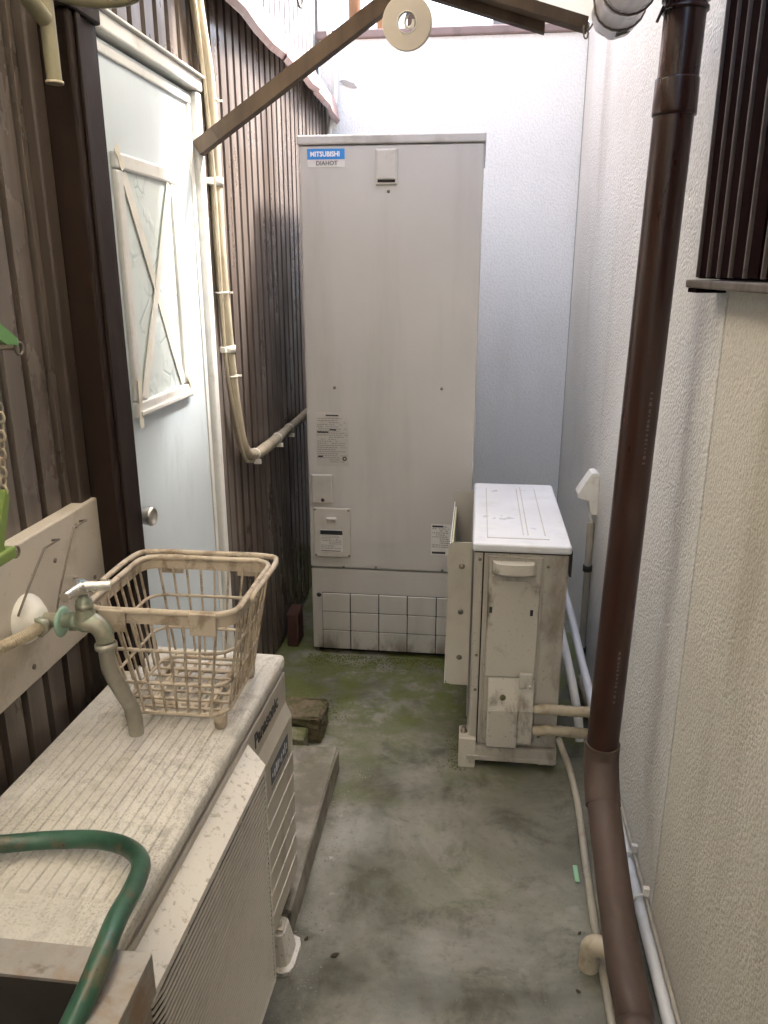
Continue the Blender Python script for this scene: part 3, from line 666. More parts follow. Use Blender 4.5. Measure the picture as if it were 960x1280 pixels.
# ------------------------------------------------------------------ basket on the unit
BK = thing('basket', 'tan plastic openwork basket standing on the dirty outdoor unit', 'basket', (-.495, 1.225, .655))
bz0, bz1 = .672, .888
def rr(cx, cy, hx, hy, z, r=.035, n=5):
    pts = []
    for (sx, sy, a0) in ((1, -1, -90), (1, 1, 0), (-1, 1, 90), (-1, -1, 180)):
        for i in range(n + 1):
            a = R_(a0 + 90 * i / n); pts.append((cx + sx * (hx - r) + r * math.cos(a), cy + sy * (hy - r) + r * math.sin(a), z))
    return pts
def lev(z):
    t = (z - bz0) / (bz1 - bz0); return (-.5 + .006 * t, 1.238 - .016 * t, .092 + .034 * t, .100 + .022 * t)
cx, cy, hx, hy = lev(bz1)
rim = obj('rim', MB().tube(rr(cx, cy, hx, hy, bz1), .0056, 8, True), 'basket', BK)
# upright rim band
ri = rr(cx, cy, hx, hy, bz1); k = len(ri); m = MB()
m.add([(p[0], p[1], bz1 - .022) for p in ri] + [(p[0], p[1], bz1) for p in ri] + [(cx + (p[0] - cx) * .985, cy + (p[1] - cy) * .985, bz1) for p in ri] + [(cx + (p[0] - cx) * .985, cy + (p[1] - cy) * .985, bz1 - .022) for p in ri],
      [[q * k + i, q * k + (i + 1) % k, ((q + 1) % 4) * k + (i + 1) % k, ((q + 1) % 4) * k + i] for q in range(4) for i in range(k)])
obj('rim_band', m, 'basket', BK)
for zz, rad in ((.812, .0031), (.745, .0031), (.682, .0042)):
    obj('hoop', MB().tube(rr(*lev(zz), zz), rad, 6, True), 'basket', BK)
def perim(z, s):  # s in 0..4 along straight sides
    cx, cy, hx, hy = lev(z); side = int(s) % 4; t = s - int(s)
    a = {0: (cx - hx + .02, cy - hy, 2 * hx - .04, 0), 1: (cx + hx, cy - hy + .02, 0, 2 * hy - .04), 2: (cx + hx - .02, cy + hy, -(2 * hx - .04), 0), 3: (cx - hx, cy + hy - .02, 0, -(2 * hy - .04))}[side]
    return (a[0] + a[2] * t, a[1] + a[3] * t, z)
for side in range(4):
    nb = 8
    for i in range(nb):
        s = side + (i + .25) / (nb - .5) if i < nb else 0
        s = min(s, side + .995)
        obj('bar', MB().tube([perim(.680, s), perim(bz1 - .012, s)], .0024, 6), 'basket', BK)
cx, cy, hx, hy = lev(bz0)
for i in range(7):
    xx = cx - hx + .02 + i * (2 * hx - .04) / 6; obj('floor_bar', MB().box(xx - .003, xx + .003, cy - hy + .003, cy + hy - .003, .6735, .6785, .001, 1), 'basket', BK)
for i in range(7):
    yy = cy - hy + .02 + i * (2 * hy - .04) / 6; obj('floor_bar', MB().box(cx - hx + .003, cx + hx - .003, yy - .003, yy + .003, .6787, .6830, .001, 1), 'basket', BK)
obj('floor_frame', MB().tube(rr(cx, cy, .055, .062, .676, .02), .005, 6, True), 'basket', BK)
for sx in (-1, 1):
    for sy in (-1, 1):
        px, py = cx + sx * (hx - .012), cy + sy * (hy - .012)
        obj('foot', MB().lathe([(0, 0), (.010, 0), (.013, .02), (.0125, .026), (0, .026)], (px, py, .6535), (0, 0, 1), 10), 'basket', BK)
c2 = lev(bz1)
for q in (-.095, .055):
    obj('rim_tab', MB().box(c2[0] + q, c2[0] + q + .044, c2[1] - c2[3] - .010, c2[1] - c2[3] - .004, bz1 - .034, bz1 + .004, .002), 'basket', BK)
    obj('rim_tab', MB().box(c2[0] + q, c2[0] + q + .044, c2[1] + c2[3] + .004, c2[1] + c2[3] + .010, bz1 - .034, bz1 + .004, .002), 'basket', BK)
m = MB()
for sx in (-1, 1):
    m.tube([(c2[0] + sx * (c2[2] + .010), c2[1] - .045, bz1 - .008), (c2[0] + sx * (c2[2] + .012), c2[1] - .04, bz1 + .006), (c2[0] + sx * (c2[2] + .012), c2[1] + c2[3] - .02, bz1 + .006), (c2[0] + sx * (c2[2] - .018), c2[1] + c2[3] + .012, bz1 + .006), (c2[0], c2[1] + c2[3] + .013, bz1 + .006)], .0052, 8, smooth_path=5)
obj('folded_handle', m, 'basket', BK)

# ------------------------------------------------------------------ tap on the board
TP = thing('tap', 'weathered brass garden tap on the wall board beside the basket', 'tap', (-.69, 1.06, .885))
ty = 1.062
obj('wall_flange', MB().lathe([(0, .03), (.015, .03), (.022, .026), (.036, .012), (.040, .004), (.040, 0)], (-.692, ty - .005, .886), (1, 0, 0), 24), 'clip', TP)
obj('body', MB().tube([(-.675, ty, .884), (-.640, ty, .884), (-.612, ty, .884), (-.596, ty, .884), (-.578, ty, .880), (-.568, ty, .866), (-.566, ty, .852)], [.0115, .0115, .0125, .0175, .0150, .0145, .0140], 16, smooth_path=4), 'brass', TP)
obj('bonnet', MB().lathe([(.017, -.012), (.0150, .012), (.0125, .020), (.0125, .033), (.008, .036), (.0055, .048), (0, .048)], (-.594, ty, .888), (0, 0, 1), 18), 'brass', TP)
m = MB()
for k in range(3):
    a = R_(20 + 120 * k); m.tube([(-.594, ty, .942), (-.594 + .020 * math.cos(a), ty + .020 * math.sin(a), .943), (-.594 + .042 * math.cos(a), ty + .042 * math.sin(a), .942)], [.0115, .0090, .0085], 12)
m.lathe([(0, .010), (.009, .008), (.012, 0), (.010, -.008)], (-.594, ty, .941), (0, 0, 1), 16)
obj('handle', m, 'chrome', TP)
obj('handle_cap', MB().lathe([(0, .003), (.006, .002), (.007, 0)], (-.594, ty, .9515), (0, 0, 1), 14), 'cap_blue', TP)
obj('green_washer', MB().lathe([(.010, -.003), (.020, -.003), (.025, .000), (.020, .003), (.010, .003)], (-.634, ty, .882), (1, 0, 0), 20), 'verdigris', TP)
obj('collar', MB().lathe([(.014, 0), (.0175, .002), (.0175, .010), (.014, .012)], (-.566, ty, .838), (0, 0, 1), 18), 'spout', TP)
obj('spout', MB().tube([(-.566, ty, .850), (-.566, ty, .825), (-.564, ty, .800), (-.552, ty + .004, .765), (-.540, ty + .010, .730), (-.537, ty + .012, .705), (-.537, ty + .012, .680)], .0125, 16, smooth_path=5), 'spout', TP)
obj('hex_nut', MB().lathe([(.008, 0), (.0165, .0005), (.0165, .011), (.008, .0115)], (-.618, ty, .884), (1, 0, 0), 6), 'brass', TP)
obj('hex_nut', MB().lathe([(.006, 0), (.0145, .0005), (.0145, .010), (.006, .0105)], (-.594, ty, .906), (0, 0, 1), 6), 'brass', TP)
obj('nut', MB().lathe([(.011, 0), (.0165, .001), (.0165, .012), (.011, .013)], (-.661, ty - .012, .880), (0, -1, 0), 6), 'brass', TP)
pts = [(-.661, ty - .020, .880), (-.664, ty - .045, .880), (-.672, ty - .10, .886), (-.680, ty - .18, .890), (-.684, ty - .35, .890)]
fh = MB().tube(pts, .0085, 10, smooth_path=8)
for i in range(60):
    t = i / 59; q = 1.040 - t * .32; 
def along(pts, t):
    n = len(pts) - 1; i = min(n - 1, int(t * n)); return Vector(pts[i]).lerp(Vector(pts[i + 1]), t * n - i)
for i in range(48):
    t = .04 + .94 * i / 48; p = along(pts, t); p2 = along(pts, t + .006); fh.tube([p, p2], .0098, 8)
obj('flexible_hose', fh, 'pvc', label='pale ribbed hose running from the brass tap along the wall board', cat='hose')

# ------------------------------------------------------------------ sink trough and green hose
SK = thing('sink', 'rusty stainless utility sink with a square rim under the green hose', 'sink', (-.55, .35, 0))
sx0, sx1, sy0, sy1, sz = -.80, -.320, .02, .622, .720
m = MB()
ro = [(sx0, sy0), (sx1, sy0), (sx1, sy1), (sx0, sy1)]
rin = [(p[0], p[1]) for p in rr((sx0 + sx1) / 2, (sy0 + sy1) / 2, (sx1 - sx0) / 2 - .040, (sy1 - sy0) / 2 - .042, 0, .022, 6)]
ni = len(rin)
# rim : outer square ring, inner rounded
outer = []
for p in rin:
    dx = p[0] - (sx0 + sx1) / 2; dy = p[1] - (sy0 + sy1) / 2; k1 = abs(((sx1 - sx0) / 2) / dx) if dx else 9; k2 = abs(((sy1 - sy0) / 2) / dy) if dy else 9
    kk = min(k1, k2); outer.append(((sx0 + sx1) / 2 + dx * kk, (sy0 + sy1) / 2 + dy * kk))
vs = [(p[0], p[1], sz) for p in outer] + [(p[0], p[1], sz) for p in rin] + [(p[0], p[1], sz - .004) for p in rin] + [(p[0], p[1], sz - .004) for p in outer]
m.add(vs, [[q * ni + i, q * ni + (i + 1) % ni, ((q + 1) % 4) * ni + (i + 1) % ni, ((q + 1) % 4) * ni + i] for q in range(4) for i in range(ni)])
obj('rim', m, 'sink', SK)
obj('apron', MB().box(sx1 - .003, sx1 + .0005, sy0, sy1, sz - .055, sz - .0005, .001).box(sx0, sx1 - .0035, sy1 - .003, sy1 + .0005, sz - .055, sz - .0005, .001), 'sink', SK)
m = MB(); vs = [(p[0], p[1], sz - .0045) for p in rin] + [((p[0] + .555) * .93 - .555, (p[1] - .32) * .93 + .32, sz - .21) for p in rin]
m.add(vs, [[i, (i + 1) % ni, ni + (i + 1) % ni, ni + i] for i in range(ni)] + [[ni + i for i in range(ni)]])
m.add([(p[0] + .0 + (.004 if p[0] > -.56 else -.004), p[1] + (.004 if p[1] > .32 else -.004), p[2] - .004) for p in vs], [[i, ni + i, ni + (i + 1) % ni, (i + 1) % ni] for i in range(ni)] + [[ni + i for i in range(ni)][::-1]])
obj('basin', m, 'sink_in', SK)
for (xx, yy) in ((sx1 - .035, sy1 - .035), (sx1 - .035, sy0 + .005), (sx0 + .005, sy1 - .035), (sx0 + .005, sy0 + .005)):
    obj('leg', MB().box(xx, xx + .030, yy, yy + .030, 0, sz - .0045), 'sink', SK)
hp_ = [(-.76, .60, .735), (-.72, .70, .715), (-.66, .775, .690), (-.605, .808, .676), (-.553, .826, .672), (-.490, .832, .674), (-.438, .816, .680), (-.400, .775, .694), (-.382, .715, .712), (-.370, .650, .733), (-.360, .600, .742), (-.358, .560, .735), (-.372, .515, .700), (-.40, .47, .640), (-.44, .46, .60), (-.50, .50, .60), (-.56, .52, .64), (-.64, .50, .69), (-.72, .46, .72)]
obj('garden_hose', MB().tube(hp_, .0120, 16, smooth_path=7), 'hose', label='thick green garden hose looping over the unit into the sink', cat='hose')

# ------------------------------------------------------------------ step and blocks behind the unit
obj('concrete_step', MB().box(-.715, -.362, 1.34, 1.958, 0, .078, .006, 2, None, .0016), 'step', label='low concrete step slab before the pale blue door', cat='step', origin=(-.54, 1.65, 0))
obj('brick', MB().box(-.66, -.476, 1.99, 2.060, .0, .072, .004, 2, None, .002), 'mossbrick', label='small mossy block lying just behind the concrete step', cat='brick', origin=(-.55, 2.02, 0))
obj('rough_block', MB().box(-.68, -.440, 2.085, 2.205, .0, .088, .010, 2, None, .005), 'stump', label='dark rough block with mossy top behind the small block', cat='block', origin=(-.55, 2.14, 0))

# ------------------------------------------------------------------ downpipe
DP = thing('downpipe', 'brown plastic rain downpipe fixed before the rendered wall', 'downpipe', (.337, 1.65, 0))
px, py, r = .334, 1.65, .0365
obj('pipe', MB().tube([(px - .010, py, .335), (px + .026, py, 2.6)], r, 28), 'brown_pvc', DP)
obj('socket', MB().lathe([(r - .001, -.030), (r + .0030, -.030), (r + .0034, -.024), (r + .0028, .028), (r + .002, .032), (r, .032)], (px + .0118, py, 1.712), (0, 0, 1), 28), 'brown_pvc', DP)
obj('clamp', MB().lathe([(r, 0), (r + .006, 0), (r + .006, .022), (r, .022)], (px + .0143, py, 1.868), (0, 0, 1), 28).lathe([(r, 0), (r + .004, 0), (r + .004, .006), (r, .006)], (px + .014, py, 1.850), (0, 0, 1), 28).box(px + r + .002, XR + .01, py - .006, py + .006, 1.870, 1.888).tube([(px - r + .012, py, 1.860), (px - r + .002, py - .004, 1.835)], .003, 6), 'brown_pvc', DP)
obj('elbow', MB().tube([(px - .0098, py, .350), (px - .010, py, .330), (px - .010, py - .006, .302), (px - .010, py - .035, .262), (px - .010, py - .075, .232)], [r + .004, r + .004, r + .004, r + .004, r + .003], 28, smooth_path=4), 'brown_dusty', DP)
obj('lower_run', MB().tube([(px - .010, py - .06, .243), (px + .000, 1.30, .090), (px + .008, 1.20, .055), (px + .008, 1.10, .042), (px + .008, .2, .042)], r, 28, smooth_path=6), 'brown_dusty', DP)
# faint printed marks
m = MB(); rg3 = random.Random(5)
def pmark(z0, z1, ang):
    zz = z0
    while zz < z1:
        h = rg3.uniform(.003, .008); a = ang; rad = r + .0003
        w_ = rg3.uniform(.05, .09)
        pxx = px - .010 + .0159 * (zz - .335); p = [(pxx + rad * math.cos(a - w_), py + rad * math.sin(a - w_)), (pxx + rad * math.cos(a + w_), py + rad * math.sin(a + w_))]
        m.add([(p[0][0], p[0][1], zz), (p[1][0], p[1][1], zz), (p[1][0], p[1][1], zz + h), (p[0][0], p[0][1], zz + h)], [[0, 1, 2, 3]]); zz += h + rg3.uniform(.003, .008)
pmark(.475, .60, R_(-78)); pmark(1.03, 1.18, R_(-72))
obj('printed_marks', m, 'sill', DP)

# ------------------------------------------------------------------ conduits, tubes and cables on the right
CV = thing('cable_entry', 'white hooded cable entry on the rendered wall with grey conduit below', 'conduit', (.42, 2.68, .6))
obj('hood', MB().prism([(XR - .001, 2.66, .740), (.420, 2.66, .748), (.404, 2.66, .746), (.362, 2.66, .672), (.362, 2.66, .660), (.400, 2.66, .650), (.408, 2.66, .610), (.418, 2.66, .600), (XR - .001, 2.66, .600)], (0, .075, 0)), 'clip', CV)
obj('cable', MB().tube([(.420, 2.695, .605), (.412, 2.69, .585), (.418, 2.688, .565), (.418, 2.685, .54)], .006, 8, smooth_path=4), 'white_tube', CV)
obj('conduit', MB().tube([(.417, 2.685, .565), (.417, 2.66, .06)], .0125, 14), 'grey_tube', CV)
obj('clamp', MB().lathe([(.0125, 0), (.0165, 0), (.0165, .022), (.0125, .022)], (.417, 2.678, .385), (0, 0, 1), 14), 'black_rubber', CV)
obj('clamp', MB().lathe([(.0125, 0), (.016, 0), (.016, .04), (.0125, .04)], (.417, 2.662, .055), (0, 0, 1), 14), 'black_rubber', CV)
obj('drain_tube', MB().tube([(.300, 2.75, .42), (.345, 2.62, .30), (.370, 2.42, .205), (.392, 2.25, .125), (.408, 2.08, .055), (.412, 1.92, .024), (.413, 1.60, .020), (.413, 1.2, .020), (.413, .3, .020)], .0135, 14, smooth_path=6), 'white_tube', label='white tube from behind the small unit along the foot of the rendered wall', cat='tube')
obj('drain_tube', MB().tube([(.285, 2.62, .40), (.300, 2.45, .30), (.325, 2.25, .20), (.345, 2.16, .10), (.350, 2.13, .04)], .0135, 14, smooth_path=6), 'white_tube', label='short white tube dropping behind the small unit beside its wrapped pipes', cat='tube')
cb = thing('cable', 'thin grey cable clipped along the foot of the rendered wall', 'cable', (.42, 1.5, .05))
obj('sheath', MB().tube([(.424, 2.10, .066), (.424, 1.9, .044), (.425, 1.6, .042), (.425, 1.2, .040), (.425, .3, .040)], .005, 8, smooth_path=4), 'grey_tube', cb)
for q in (1.655, 1.515):
    obj('tie', MB().tube([(.3965, q, .020), (.404, q, .038), (.414, q, .042), (.424, q, .050), (.4300, q, .044)], .0030, 6).box(.418, .4315, q - .006, q + .006, .046, .066, .001), 'clip', cb)
obj('condensate_pipe', MB().tube([(.272, 2.02, .115), (.280, 1.998, .100), (.305, 1.985, .040), (.316, 1.90, .012), (.315, 1.80, .0095), (.306, 1.50, .0095), (.306, 1.2, .0095), (.308, .4, .0095)], .0092, 10, smooth_path=5), 'grey_tube', label='thin grey pipe lying on the floor from the small unit past the downpipe', cat='pipe')
obj('joint_pipe', MB().tube([(.279, 1.345, -.01), (.279, 1.345, .040), (.281, 1.343, .056), (.290, 1.337, .066), (.304, 1.330, .069), (.318, 1.322, .069)], .0215, 18, smooth_path=5), 'pvc', label='beige plastic pipe stub elbowing out of the floor towards the downpipe', cat='pipe')
obj('plastic_scrap', MB().box(.278, .289, 1.585, 1.640, .0005, .005, .0015), 'tinyg', label='small mint green plastic strip lying on the concrete floor', cat='scrap', origin=(.283, 1.61, 0))
for (xx, yy, s_, lb) in ((-.26, 1.31, .020, 'dark dry leaf on the open floor near the flared plastic foot'), (-.33, 1.345, .014, 'tiny dark leaf against the flared plastic foot of the outdoor unit'), (.27, 1.43, .012, 'tiny dark leaf behind the beige pipe stub on the floor'), (.25, 1.28, .012, 'tiny dark leaf before the beige pipe stub on the floor')):
    a = random.uniform(0, 3); m = MB(); pts = []
    for j in range(7):
        t = j / 6; pts.append((t - .5, .28 * math.sin(math.pi * t)))
    for j in range(5, 0, -1):
        t = j / 6; pts.append((t - .5, -.28 * math.sin(math.pi * t)))
    m.prism([(xx + s_ * (p[0] * math.cos(a) - p[1] * math.sin(a)), yy + s_ * (p[0] * math.sin(a) + p[1] * math.cos(a)), .0015 + .003 * abs(p[0])) for p in pts], (0, 0, .0012))
    obj('dry_leaf', m, 'leaf', label=lb, cat='leaf', group='dry leaves on the floor', origin=(xx, yy, 0))

# ------------------------------------------------------------------ wrapped pipes on the left siding
WP = thing('wrapped_pipe', 'beige wrapped pipe curving down the brown siding beyond the door', 'pipe', (-.69, 2.15, .85))
wp = [(-.70, 2.06, 2.35), (-.694, 2.075, 2.05), (-.692, 2.125, 1.87), (-.692, 2.140, 1.68), (-.692, 2.142, 1.43), (-.692, 2.172, 1.17), (-.692, 2.210, 1.00), (-.692, 2.265, .895), (-.692, 2.370, .852), (-.692, 2.50, .846), (-.692, 2.66, .844), (-.692, 2.84, .843), (-.695, 3.05, .842), (-.70, 3.2, .842)]
obj('lagging', MB().tube(wp, .0165, 14, smooth_path=6), 'wrap', WP)
obj('side_cable', MB().tube([(p[0] + .004 * math.sin(i * 2.1), p[1] - .021 - .005 * math.sin(i * 1.7), p[2] - (.018 if i > 6 else 0)) for i, p in enumerate(wp)], .0052, 8, smooth_path=6), 'wrap', WP)
for (i, zz) in ((3, 1.62), (4, 1.19)):
    q = wp[i][1] if i == 3 else 2.168
    obj('saddle', MB().lathe([(.0165, 0), (.0195, 0), (.0195, .020), (.0165, .020)], (-.692, q, zz), (0, 0, 1), 16).box(-.712, -.690, q + .018, q + .034, zz + .002, zz + .018, .002).box(-.712, -.690, q - .036, q - .018, zz + .002, zz + .018, .002), 'clip', WP)
for (i, d) in ((8, .0), (10, .0), (11, .0)):
    p = Vector(wp[i]); obj('tie', MB().lathe([(.0168, 0), (.0190, 0), (.0190, .008), (.0168, .008)], (p.x, p.y, p.z), (0, 1, .06), 14).box(p.x - .003, p.x + .02, p.y + .002, p.y + .009, p.z - .032, p.z - .018), 'clip', WP)
for zz in (1.82, 1.35, 1.12):
    q = 2.135 if zz > 1.3 else 2.178; obj('tie', MB().lathe([(.0168, 0), (.0184, 0), (.0184, .005), (.0168, .005)], (-.692, q, zz), (0, 0, 1), 14).box(-.69, -.667, q + .014, q + .020, zz, zz + .005), 'clip', WP)
obj('cord', MB().tube([(-.70, 3.86, 2.45), (-.690, 3.86, 2.36), (-.672, 3.87, 2.26), (-.675, 3.87, 2.15), (-.700, 3.865, 2.02), (-.704, 3.86, 1.85), (-.704, 3.86, .6)], .011, 10, smooth_path=6), 'white_tube', label='pale cable hanging in the corner behind the tank', cat='cable')
obj('cord', MB().tube([(-.755, 3.42, 2.62), (-.742, 3.40, 2.50), (-.740, 3.42, 2.425), (-.740, 3.47, 2.40), (-.740, 3.53, 2.43), (-.742, 3.55, 2.52), (-.750, 3.52, 2.66)], .0045, 8, smooth_path=6), 'black_rubber', label='thin dark cable loop hanging on the upper siding', cat='cable')

# ------------------------------------------------------------------ lean-to roof
LR = thing('lean_to_roof', 'low lean-to roof of yellowed translucent sheet on timber rafters', 'roof', (-.2, 1.5, 2.0))
def rz(x): return 1.912 - .30 * (x - .21)   # rafter underside
ye = 2.03
def slope_box(x0, x1, y0, y1, dz0, dz1, name, mat, parent=LR):
    a = [(x0, y0, rz(x0) + dz0), (x1, y0, rz(x1) + dz0), (x1, y0, rz(x1) + dz1), (x0, y0, rz(x0) + dz1)]
    return obj(name, MB().prism(a, (0, y1 - y0, 0)), mat, parent)
slope_box(-.742, .215, 1.975, 2.015, 0, .025, 'rafter', 'timber')
slope_box(-.742, .125, 2.0155, 2.040, -.020, .018, 'fascia_board', 'timber_dark')
slope_box(-.742, .215, .95, .99, 0, .025, 'rafter', 'timber')
slope_box(-.742, .215, -1.3, -1.26, 0, .025, 'rafter', 'timber')
slope_box(-.742, .215, -2.5, -2.46, 0, .025, 'rafter', 'timber')
slope_box(-.742, .215, -.10, -.06, 0, .025, 'rafter', 'timber')
m = MB(); vs = []; fs = []; ny = 400; y_0, y_1 = -3.6, 2.03
for i in range(ny + 1):
    yv = y_0 + (y_1 - y_0) * i / ny; dz = .0045 * math.sin(yv * 2 * math.pi / .063)
    for xv in (-.742, .255): vs += [(xv, yv, rz(xv) + .0300 + dz), (xv, yv, rz(xv) + .0315 + dz)]
for i in range(ny):
    a = i * 4; b = a + 4; fs += [[a, a + 2, b + 2, b], [a + 1, b + 1, b + 3, a + 3]]
m.add(vs, fs, True); obj('roof_sheet', m, 'roof', LR)
# brace from the siding to the rafter
a = Vector((-.712, 2.075, 1.700)); b = Vector((-.190, 2.062, 2.030)); d = (b - a).normalized(); up = Vector((0, 1, 0)); s_ = d.cross(up).normalized()
BR = obj('brace', MB().prism([a + up * u + s_ * v for u, v in ((-.017, -.017), (.017, -.017), (.017, .017), (-.017, .017))], b - a), 'timber', LR)
obj('brace_cap', MB().prism([a + d * .06 + up * u + s_ * v for u, v in ((-.0174, -.0174), (.0174, -.0174), (.0174, .0174), (-.0174, .0174))], d * .004), 'timber_dark', BR)
# gutter
GU = thing('gutter', 'grey half-round gutter end with wire hangers beside the rafter end', 'gutter', (.262, 1.0, 1.88))
m = MB(); vs = []; fs = []; n = 16; gr = .047; gx, gz = .255, 1.908
yl = [1.86 + .006 * math.sin(i * 1.9) for i in range(n + 1)]
for yv in (0, 1):
    for rad in (gr, gr - .0025):
        for i in range(n + 1):
            an = math.pi + math.pi * i / n; an = R_(165) + R_(210) * i / n
            vs.append((gx + rad * math.cos(an), (-3.6 if yv == 0 else yl[i]), gz + rad * math.sin(an)))
k = n + 1
for i in range(n):
    fs += [[i, i + 1, 2 * k + i + 1, 2 * k + i], [k + i, 3 * k + i, 3 * k + i + 1, k + i + 1], [2 * k + i, 2 * k + i + 1, 3 * k + i + 1, 3 * k + i], [i, k + i, k + i + 1, i + 1]]
fs += [[0, 2 * k, 3 * k, k], [n, k + n, 3 * k + n, 2 * k + n]]
obj('trough', m.add(vs, fs, True), 'gutter', GU)
for q in (1.80, 1.70):
    obj('wire_hanger', MB().tube([(gx - .055, q, gz + .035)] + [(gx + .0495 * math.cos(R_(180 + 18 * i)), q - .012 * math.sin(R_(18 * i)), gz + .0495 * math.sin(R_(180 + 18 * i))) for i in range(11)] + [(gx + .052, q, gz + .03)], .0022, 6), 'wire', GU)
obj('tie_wire', MB().tube([(.214, 1.99, 1.925), (.214, 1.965, 1.905), (.222, 1.93, 1.912), (.228, 1.86, 1.905), (.245, 1.80, 1.862)], .002, 6, smooth_path=4).tube([(.205, 1.972, 1.918), (.207, 1.968, 1.895), (.214, 1.968, 1.893), (.216, 1.972, 1.918)], .002, 6, smooth_path=3), 'wire', GU)
obj('gutter_hole_disc', MB().lathe([(0, .0008), (.013, .0006), (.016, 0)], (gx + .012, 1.825, gz - .0458), (.26, .1, -.96), 12), 'stump', GU)  # brown disc standing in for the dark hole in the trough bottom
# ring hung on a hook
RG = thing('hanging_ring', 'beige paper ring hung on a white hook under the rafter', 'ring', (-.153, 1.70, 1.861))
rc = Vector((-.153, 1.70, 1.861)); ax = Vector((-.06, -1, -.12)).normalized()
obj('ring', MB().lathe([(.0195, 0), (.0465, 0), (.0475, .002), (.0475, .012), (.0465, .014), (.0195, .014), (.0195, 0)], rc, ax, 64), 'ring', RG).data.polygons.foreach_set('use_smooth', [False] * (64 * 6))
obj('liner', MB().lathe([(.0175, -.001), (.0194, -.001), (.0194, .0148), (.0175, .0148), (.0175, -.001)], rc, ax, 32), 'clip', RG)
obj('ceiling_hook', MB().tube([(-.150, 1.68, 2.05), (-.150, 1.685, 1.93), (-.150, 1.692, 1.905), (-.152, 1.695, 1.880), (-.158, 1.695, 1.862), (-.153, 1.695, 1.852), (-.144, 1.695, 1.856), (-.142, 1.695, 1.866)], .0030, 8, smooth_path=5), 'clip', label='white wire hook holding the beige paper ring', cat='hook')

# ------------------------------------------------------------------ bits at the upper left and on the siding
CT = thing('conduit', 'olive conduit pipes bending over the brown siding near the dark post', 'conduit', (-.69, 1.3, 1.7))
obj('riser', MB().tube([(-.655, 1.270, 1.684), (-.655, 1.268, 1.83)], .0115, 14), 'olive_tube', CT)
obj('riser_end', MB().lathe([(.0115, 0), (.0135, 0), (.0135, .004), (.0115, .004)], (-.655, 1.270, 1.682), (0, 0, 1), 14), 'wrap', CT)
obj('sloping_pipe', MB().tube([(-.665, 1.00, 1.850), (-.660, 1.10, 1.830), (-.657, 1.22, 1.785), (-.656, 1.262, 1.768)], .0125, 14, smooth_path=3), 'olive_tube', CT)
obj('cross_pipe', MB().tube([(-.69, 1.27, 1.86), (-.66, 1.275, 1.815), (-.61, 1.29, 1.800), (-.555, 1.30, 1.800), (-.52, 1.30, 1.812), (-.505, 1.30, 1.85)], .0105, 12, smooth_path=5), 'olive_tube', CT)
def hook(nm, lb, mat, org, pts, extra):
    t = thing(nm, lb, 'hanger', org)
    return t
HG = thing('peg_hanger', 'dark green plastic hanger arm on a tan rod against the siding', 'hanger', (-.66, 1.03, 1.32))
obj('arm', MB().prism([(-.655, .985, 1.352), (-.655, 1.000, 1.358), (-.655, 1.062, 1.318), (-.655, 1.062, 1.309), (-.655, 1.035, 1.312), (-.655, 1.000, 1.332), (-.655, .985, 1.328)], (.010, 0, 0)), 'green', HG)
obj('rod', MB().tube([(-.655, .90, 1.311), (-.655, 1.058, 1.311)], .0055, 10), 'pvc', HG)
obj('end_ring', MB().tube([(-.652, 1.074 + .009 * math.cos(R_(30 * i)), 1.303 + .009 * math.sin(R_(30 * i))) for i in range(12)], .0022, 6, True), 'wire', HG)
obj('wall_stay', MB().tube([(-.70, 1.072, 1.303), (-.652, 1.072, 1.303)], .003, 6), 'wire', HG)
HG2 = thing('peg_hanger', 'lime green plastic hanger fork leaning out above the wall board', 'hanger', (-.66, 0.98, 1.05))
obj('blade', MB().prism([(-.655, .995, 1.035), (-.655, 1.003, 1.050), (-.655, 1.040, 1.118), (-.655, 1.048, 1.116), (-.655, 1.046, 1.104), (-.655, 1.018, 1.043), (-.655, 1.020, 1.036)], (.009, 0, 0)), 'lime', HG2)
obj('socket', MB().box(-.660, -.642, .985, 1.040, 1.018, 1.036, .004), 'lime', HG2)
obj('end_ring', MB().tube([(-.651, 1.050 + .008 * math.cos(R_(30 * i)), 1.022 + .008 * math.sin(R_(30 * i))) for i in range(12)], .0020, 6, True), 'wire', HG2)
obj('wall_stay', MB().tube([(-.695, 1.050, 1.022), (-.651, 1.050, 1.022)], .003, 6), 'wire', HG2)
HG2.location.y -= .055
CH = thing('chain', 'pale plastic chain hanging against the siding above the board', 'chain', (-.66, 1.0, 1.2))
for i in range(11):
    zz = 1.228 - i * .0125; yy = 1.008 - .0022 * i
    pl = [(-.652, yy + .006 * math.cos(R_(45 * j)), zz + .008 * math.sin(R_(45 * j))) if i % 2 == 0 else (-.652 + .006 * math.cos(R_(45 * j)), yy, zz + .008 * math.sin(R_(45 * j))) for j in range(8)]
    obj('link', MB().tube(pl, .0018, 6, True), 'wrap', CH)
obj('hanger_line', MB().tube([(-.700, 1.0085, 1.242), (-.652, 1.0085, 1.2385)], .002, 6), 'wire', CH)
for lb, y0, z0, l2 in (('long bent wire hook on the wall board beside the dark post', 1.200, .988, .13), ('short bent wire hook on the wall board under the lime fork', 1.105, .985, .075)):
    obj('wire_hook', MB().tube([(-.692, y0 + .055, z0 - .004), (-.676, y0 + .05, z0), (-.674, y0, z0 + .002), (-.674, y0 - .06, z0 - l2 * .6), (-.676, y0 - .09, z0 - l2)], .0019, 6), 'wire', label=lb, cat='hook')

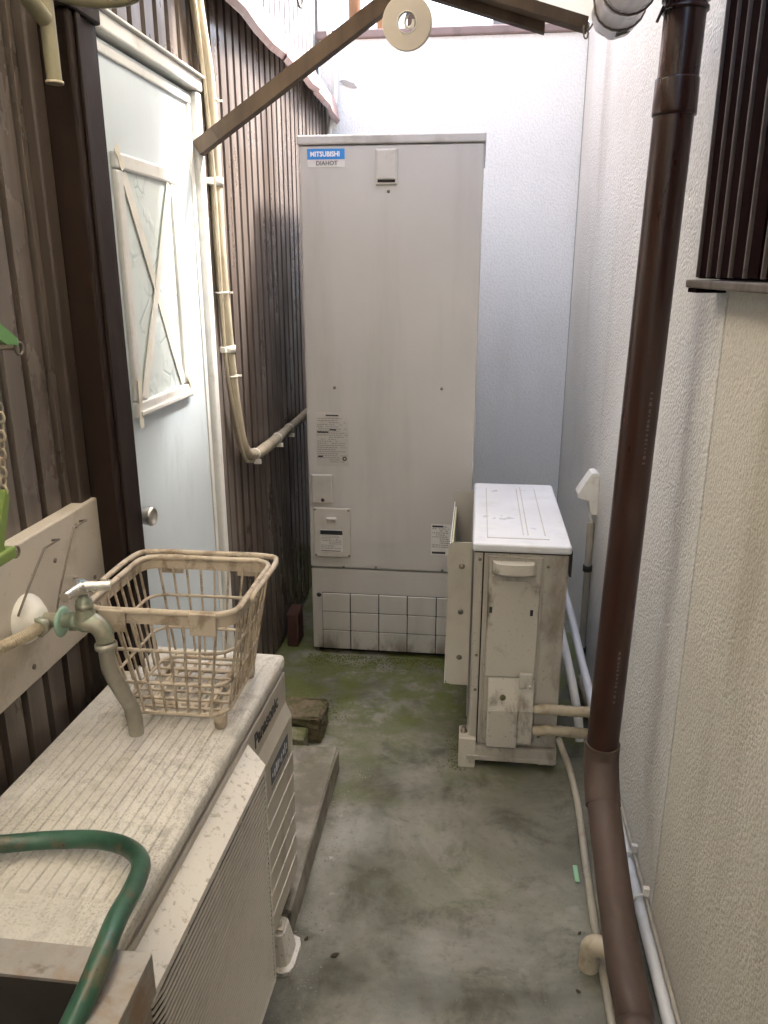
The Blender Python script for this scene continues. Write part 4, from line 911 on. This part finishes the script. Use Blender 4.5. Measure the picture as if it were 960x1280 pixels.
# ------------------------------------------------------------------ grit and crumbs gathered along the edges of the floor
rg4 = random.Random(11); m = MB()
def crumb(x, y, r, z=0.):
    vs = [(x + r * rg4.uniform(.6, 1.2) * math.cos(a) , y + r * rg4.uniform(.6, 1.2) * math.sin(a), z + .0002) for a in (0, 1.57, 3.14, 4.71)]
    m.add(vs + [(x + rg4.uniform(-.3, .3) * r, y + rg4.uniform(-.3, .3) * r, z + r * rg4.uniform(.4, .9))], [[0, 1, 4], [1, 2, 4], [2, 3, 4], [3, 0, 4], [3, 2, 1, 0]])
for i in range(900):
    k = rg4.random()
    if k < .45: crumb(-.350 + abs(rg4.gauss(0, .035)), rg4.uniform(1.0, 2.0), rg4.uniform(.0008, .0030))
    elif k < .75: crumb(.385 - abs(rg4.gauss(0, .05)), rg4.uniform(1.1, 2.2), rg4.uniform(.0008, .0028))
    elif k < .9: crumb(rg4.uniform(-.55, .0), 2.66 - abs(rg4.gauss(0, .06)), rg4.uniform(.0008, .0030))
    else: crumb(rg4.uniform(-.33, .33), rg4.uniform(1.0, 2.6), rg4.uniform(.0006, .0018))
obj('grit', m, 'step', label='loose grit and crumbs along the edges of the concrete floor', cat='grit', kind='stuff')

m = MB()
for i in range(2400):
    k = rg4.random()
    if k < .7: x_, y_ = rg4.uniform(-.60, .02), 2.675 - abs(rg4.gauss(0, .045))
    elif k < .9: x_, y_ = rg4.gauss(-.50, .05), rg4.gauss(2.27, .05)
    else: x_, y_ = rg4.gauss(-.02, .02), rg4.uniform(2.0, 2.2)
    if y_ > 2.68 or x_ < -.70: continue
    r_ = rg4.uniform(.0010, .0034); vs = []
    for a_ in range(5):
        an = a_ * 1.2566 + rg4.random(); vs.append((x_ + r_ * math.cos(an), y_ + r_ * math.sin(an), .0003))
    vs.append((x_ + rg4.uniform(-.3, .3) * r_, y_ + rg4.uniform(-.3, .3) * r_, r_ * rg4.uniform(.25, .6)))
    m.add(vs, [[q, (q + 1) % 5, 5] for q in range(5)])
obj('moss', m, 'moss', label='small green moss clumps on the floor before the tank', cat='moss', kind='stuff')
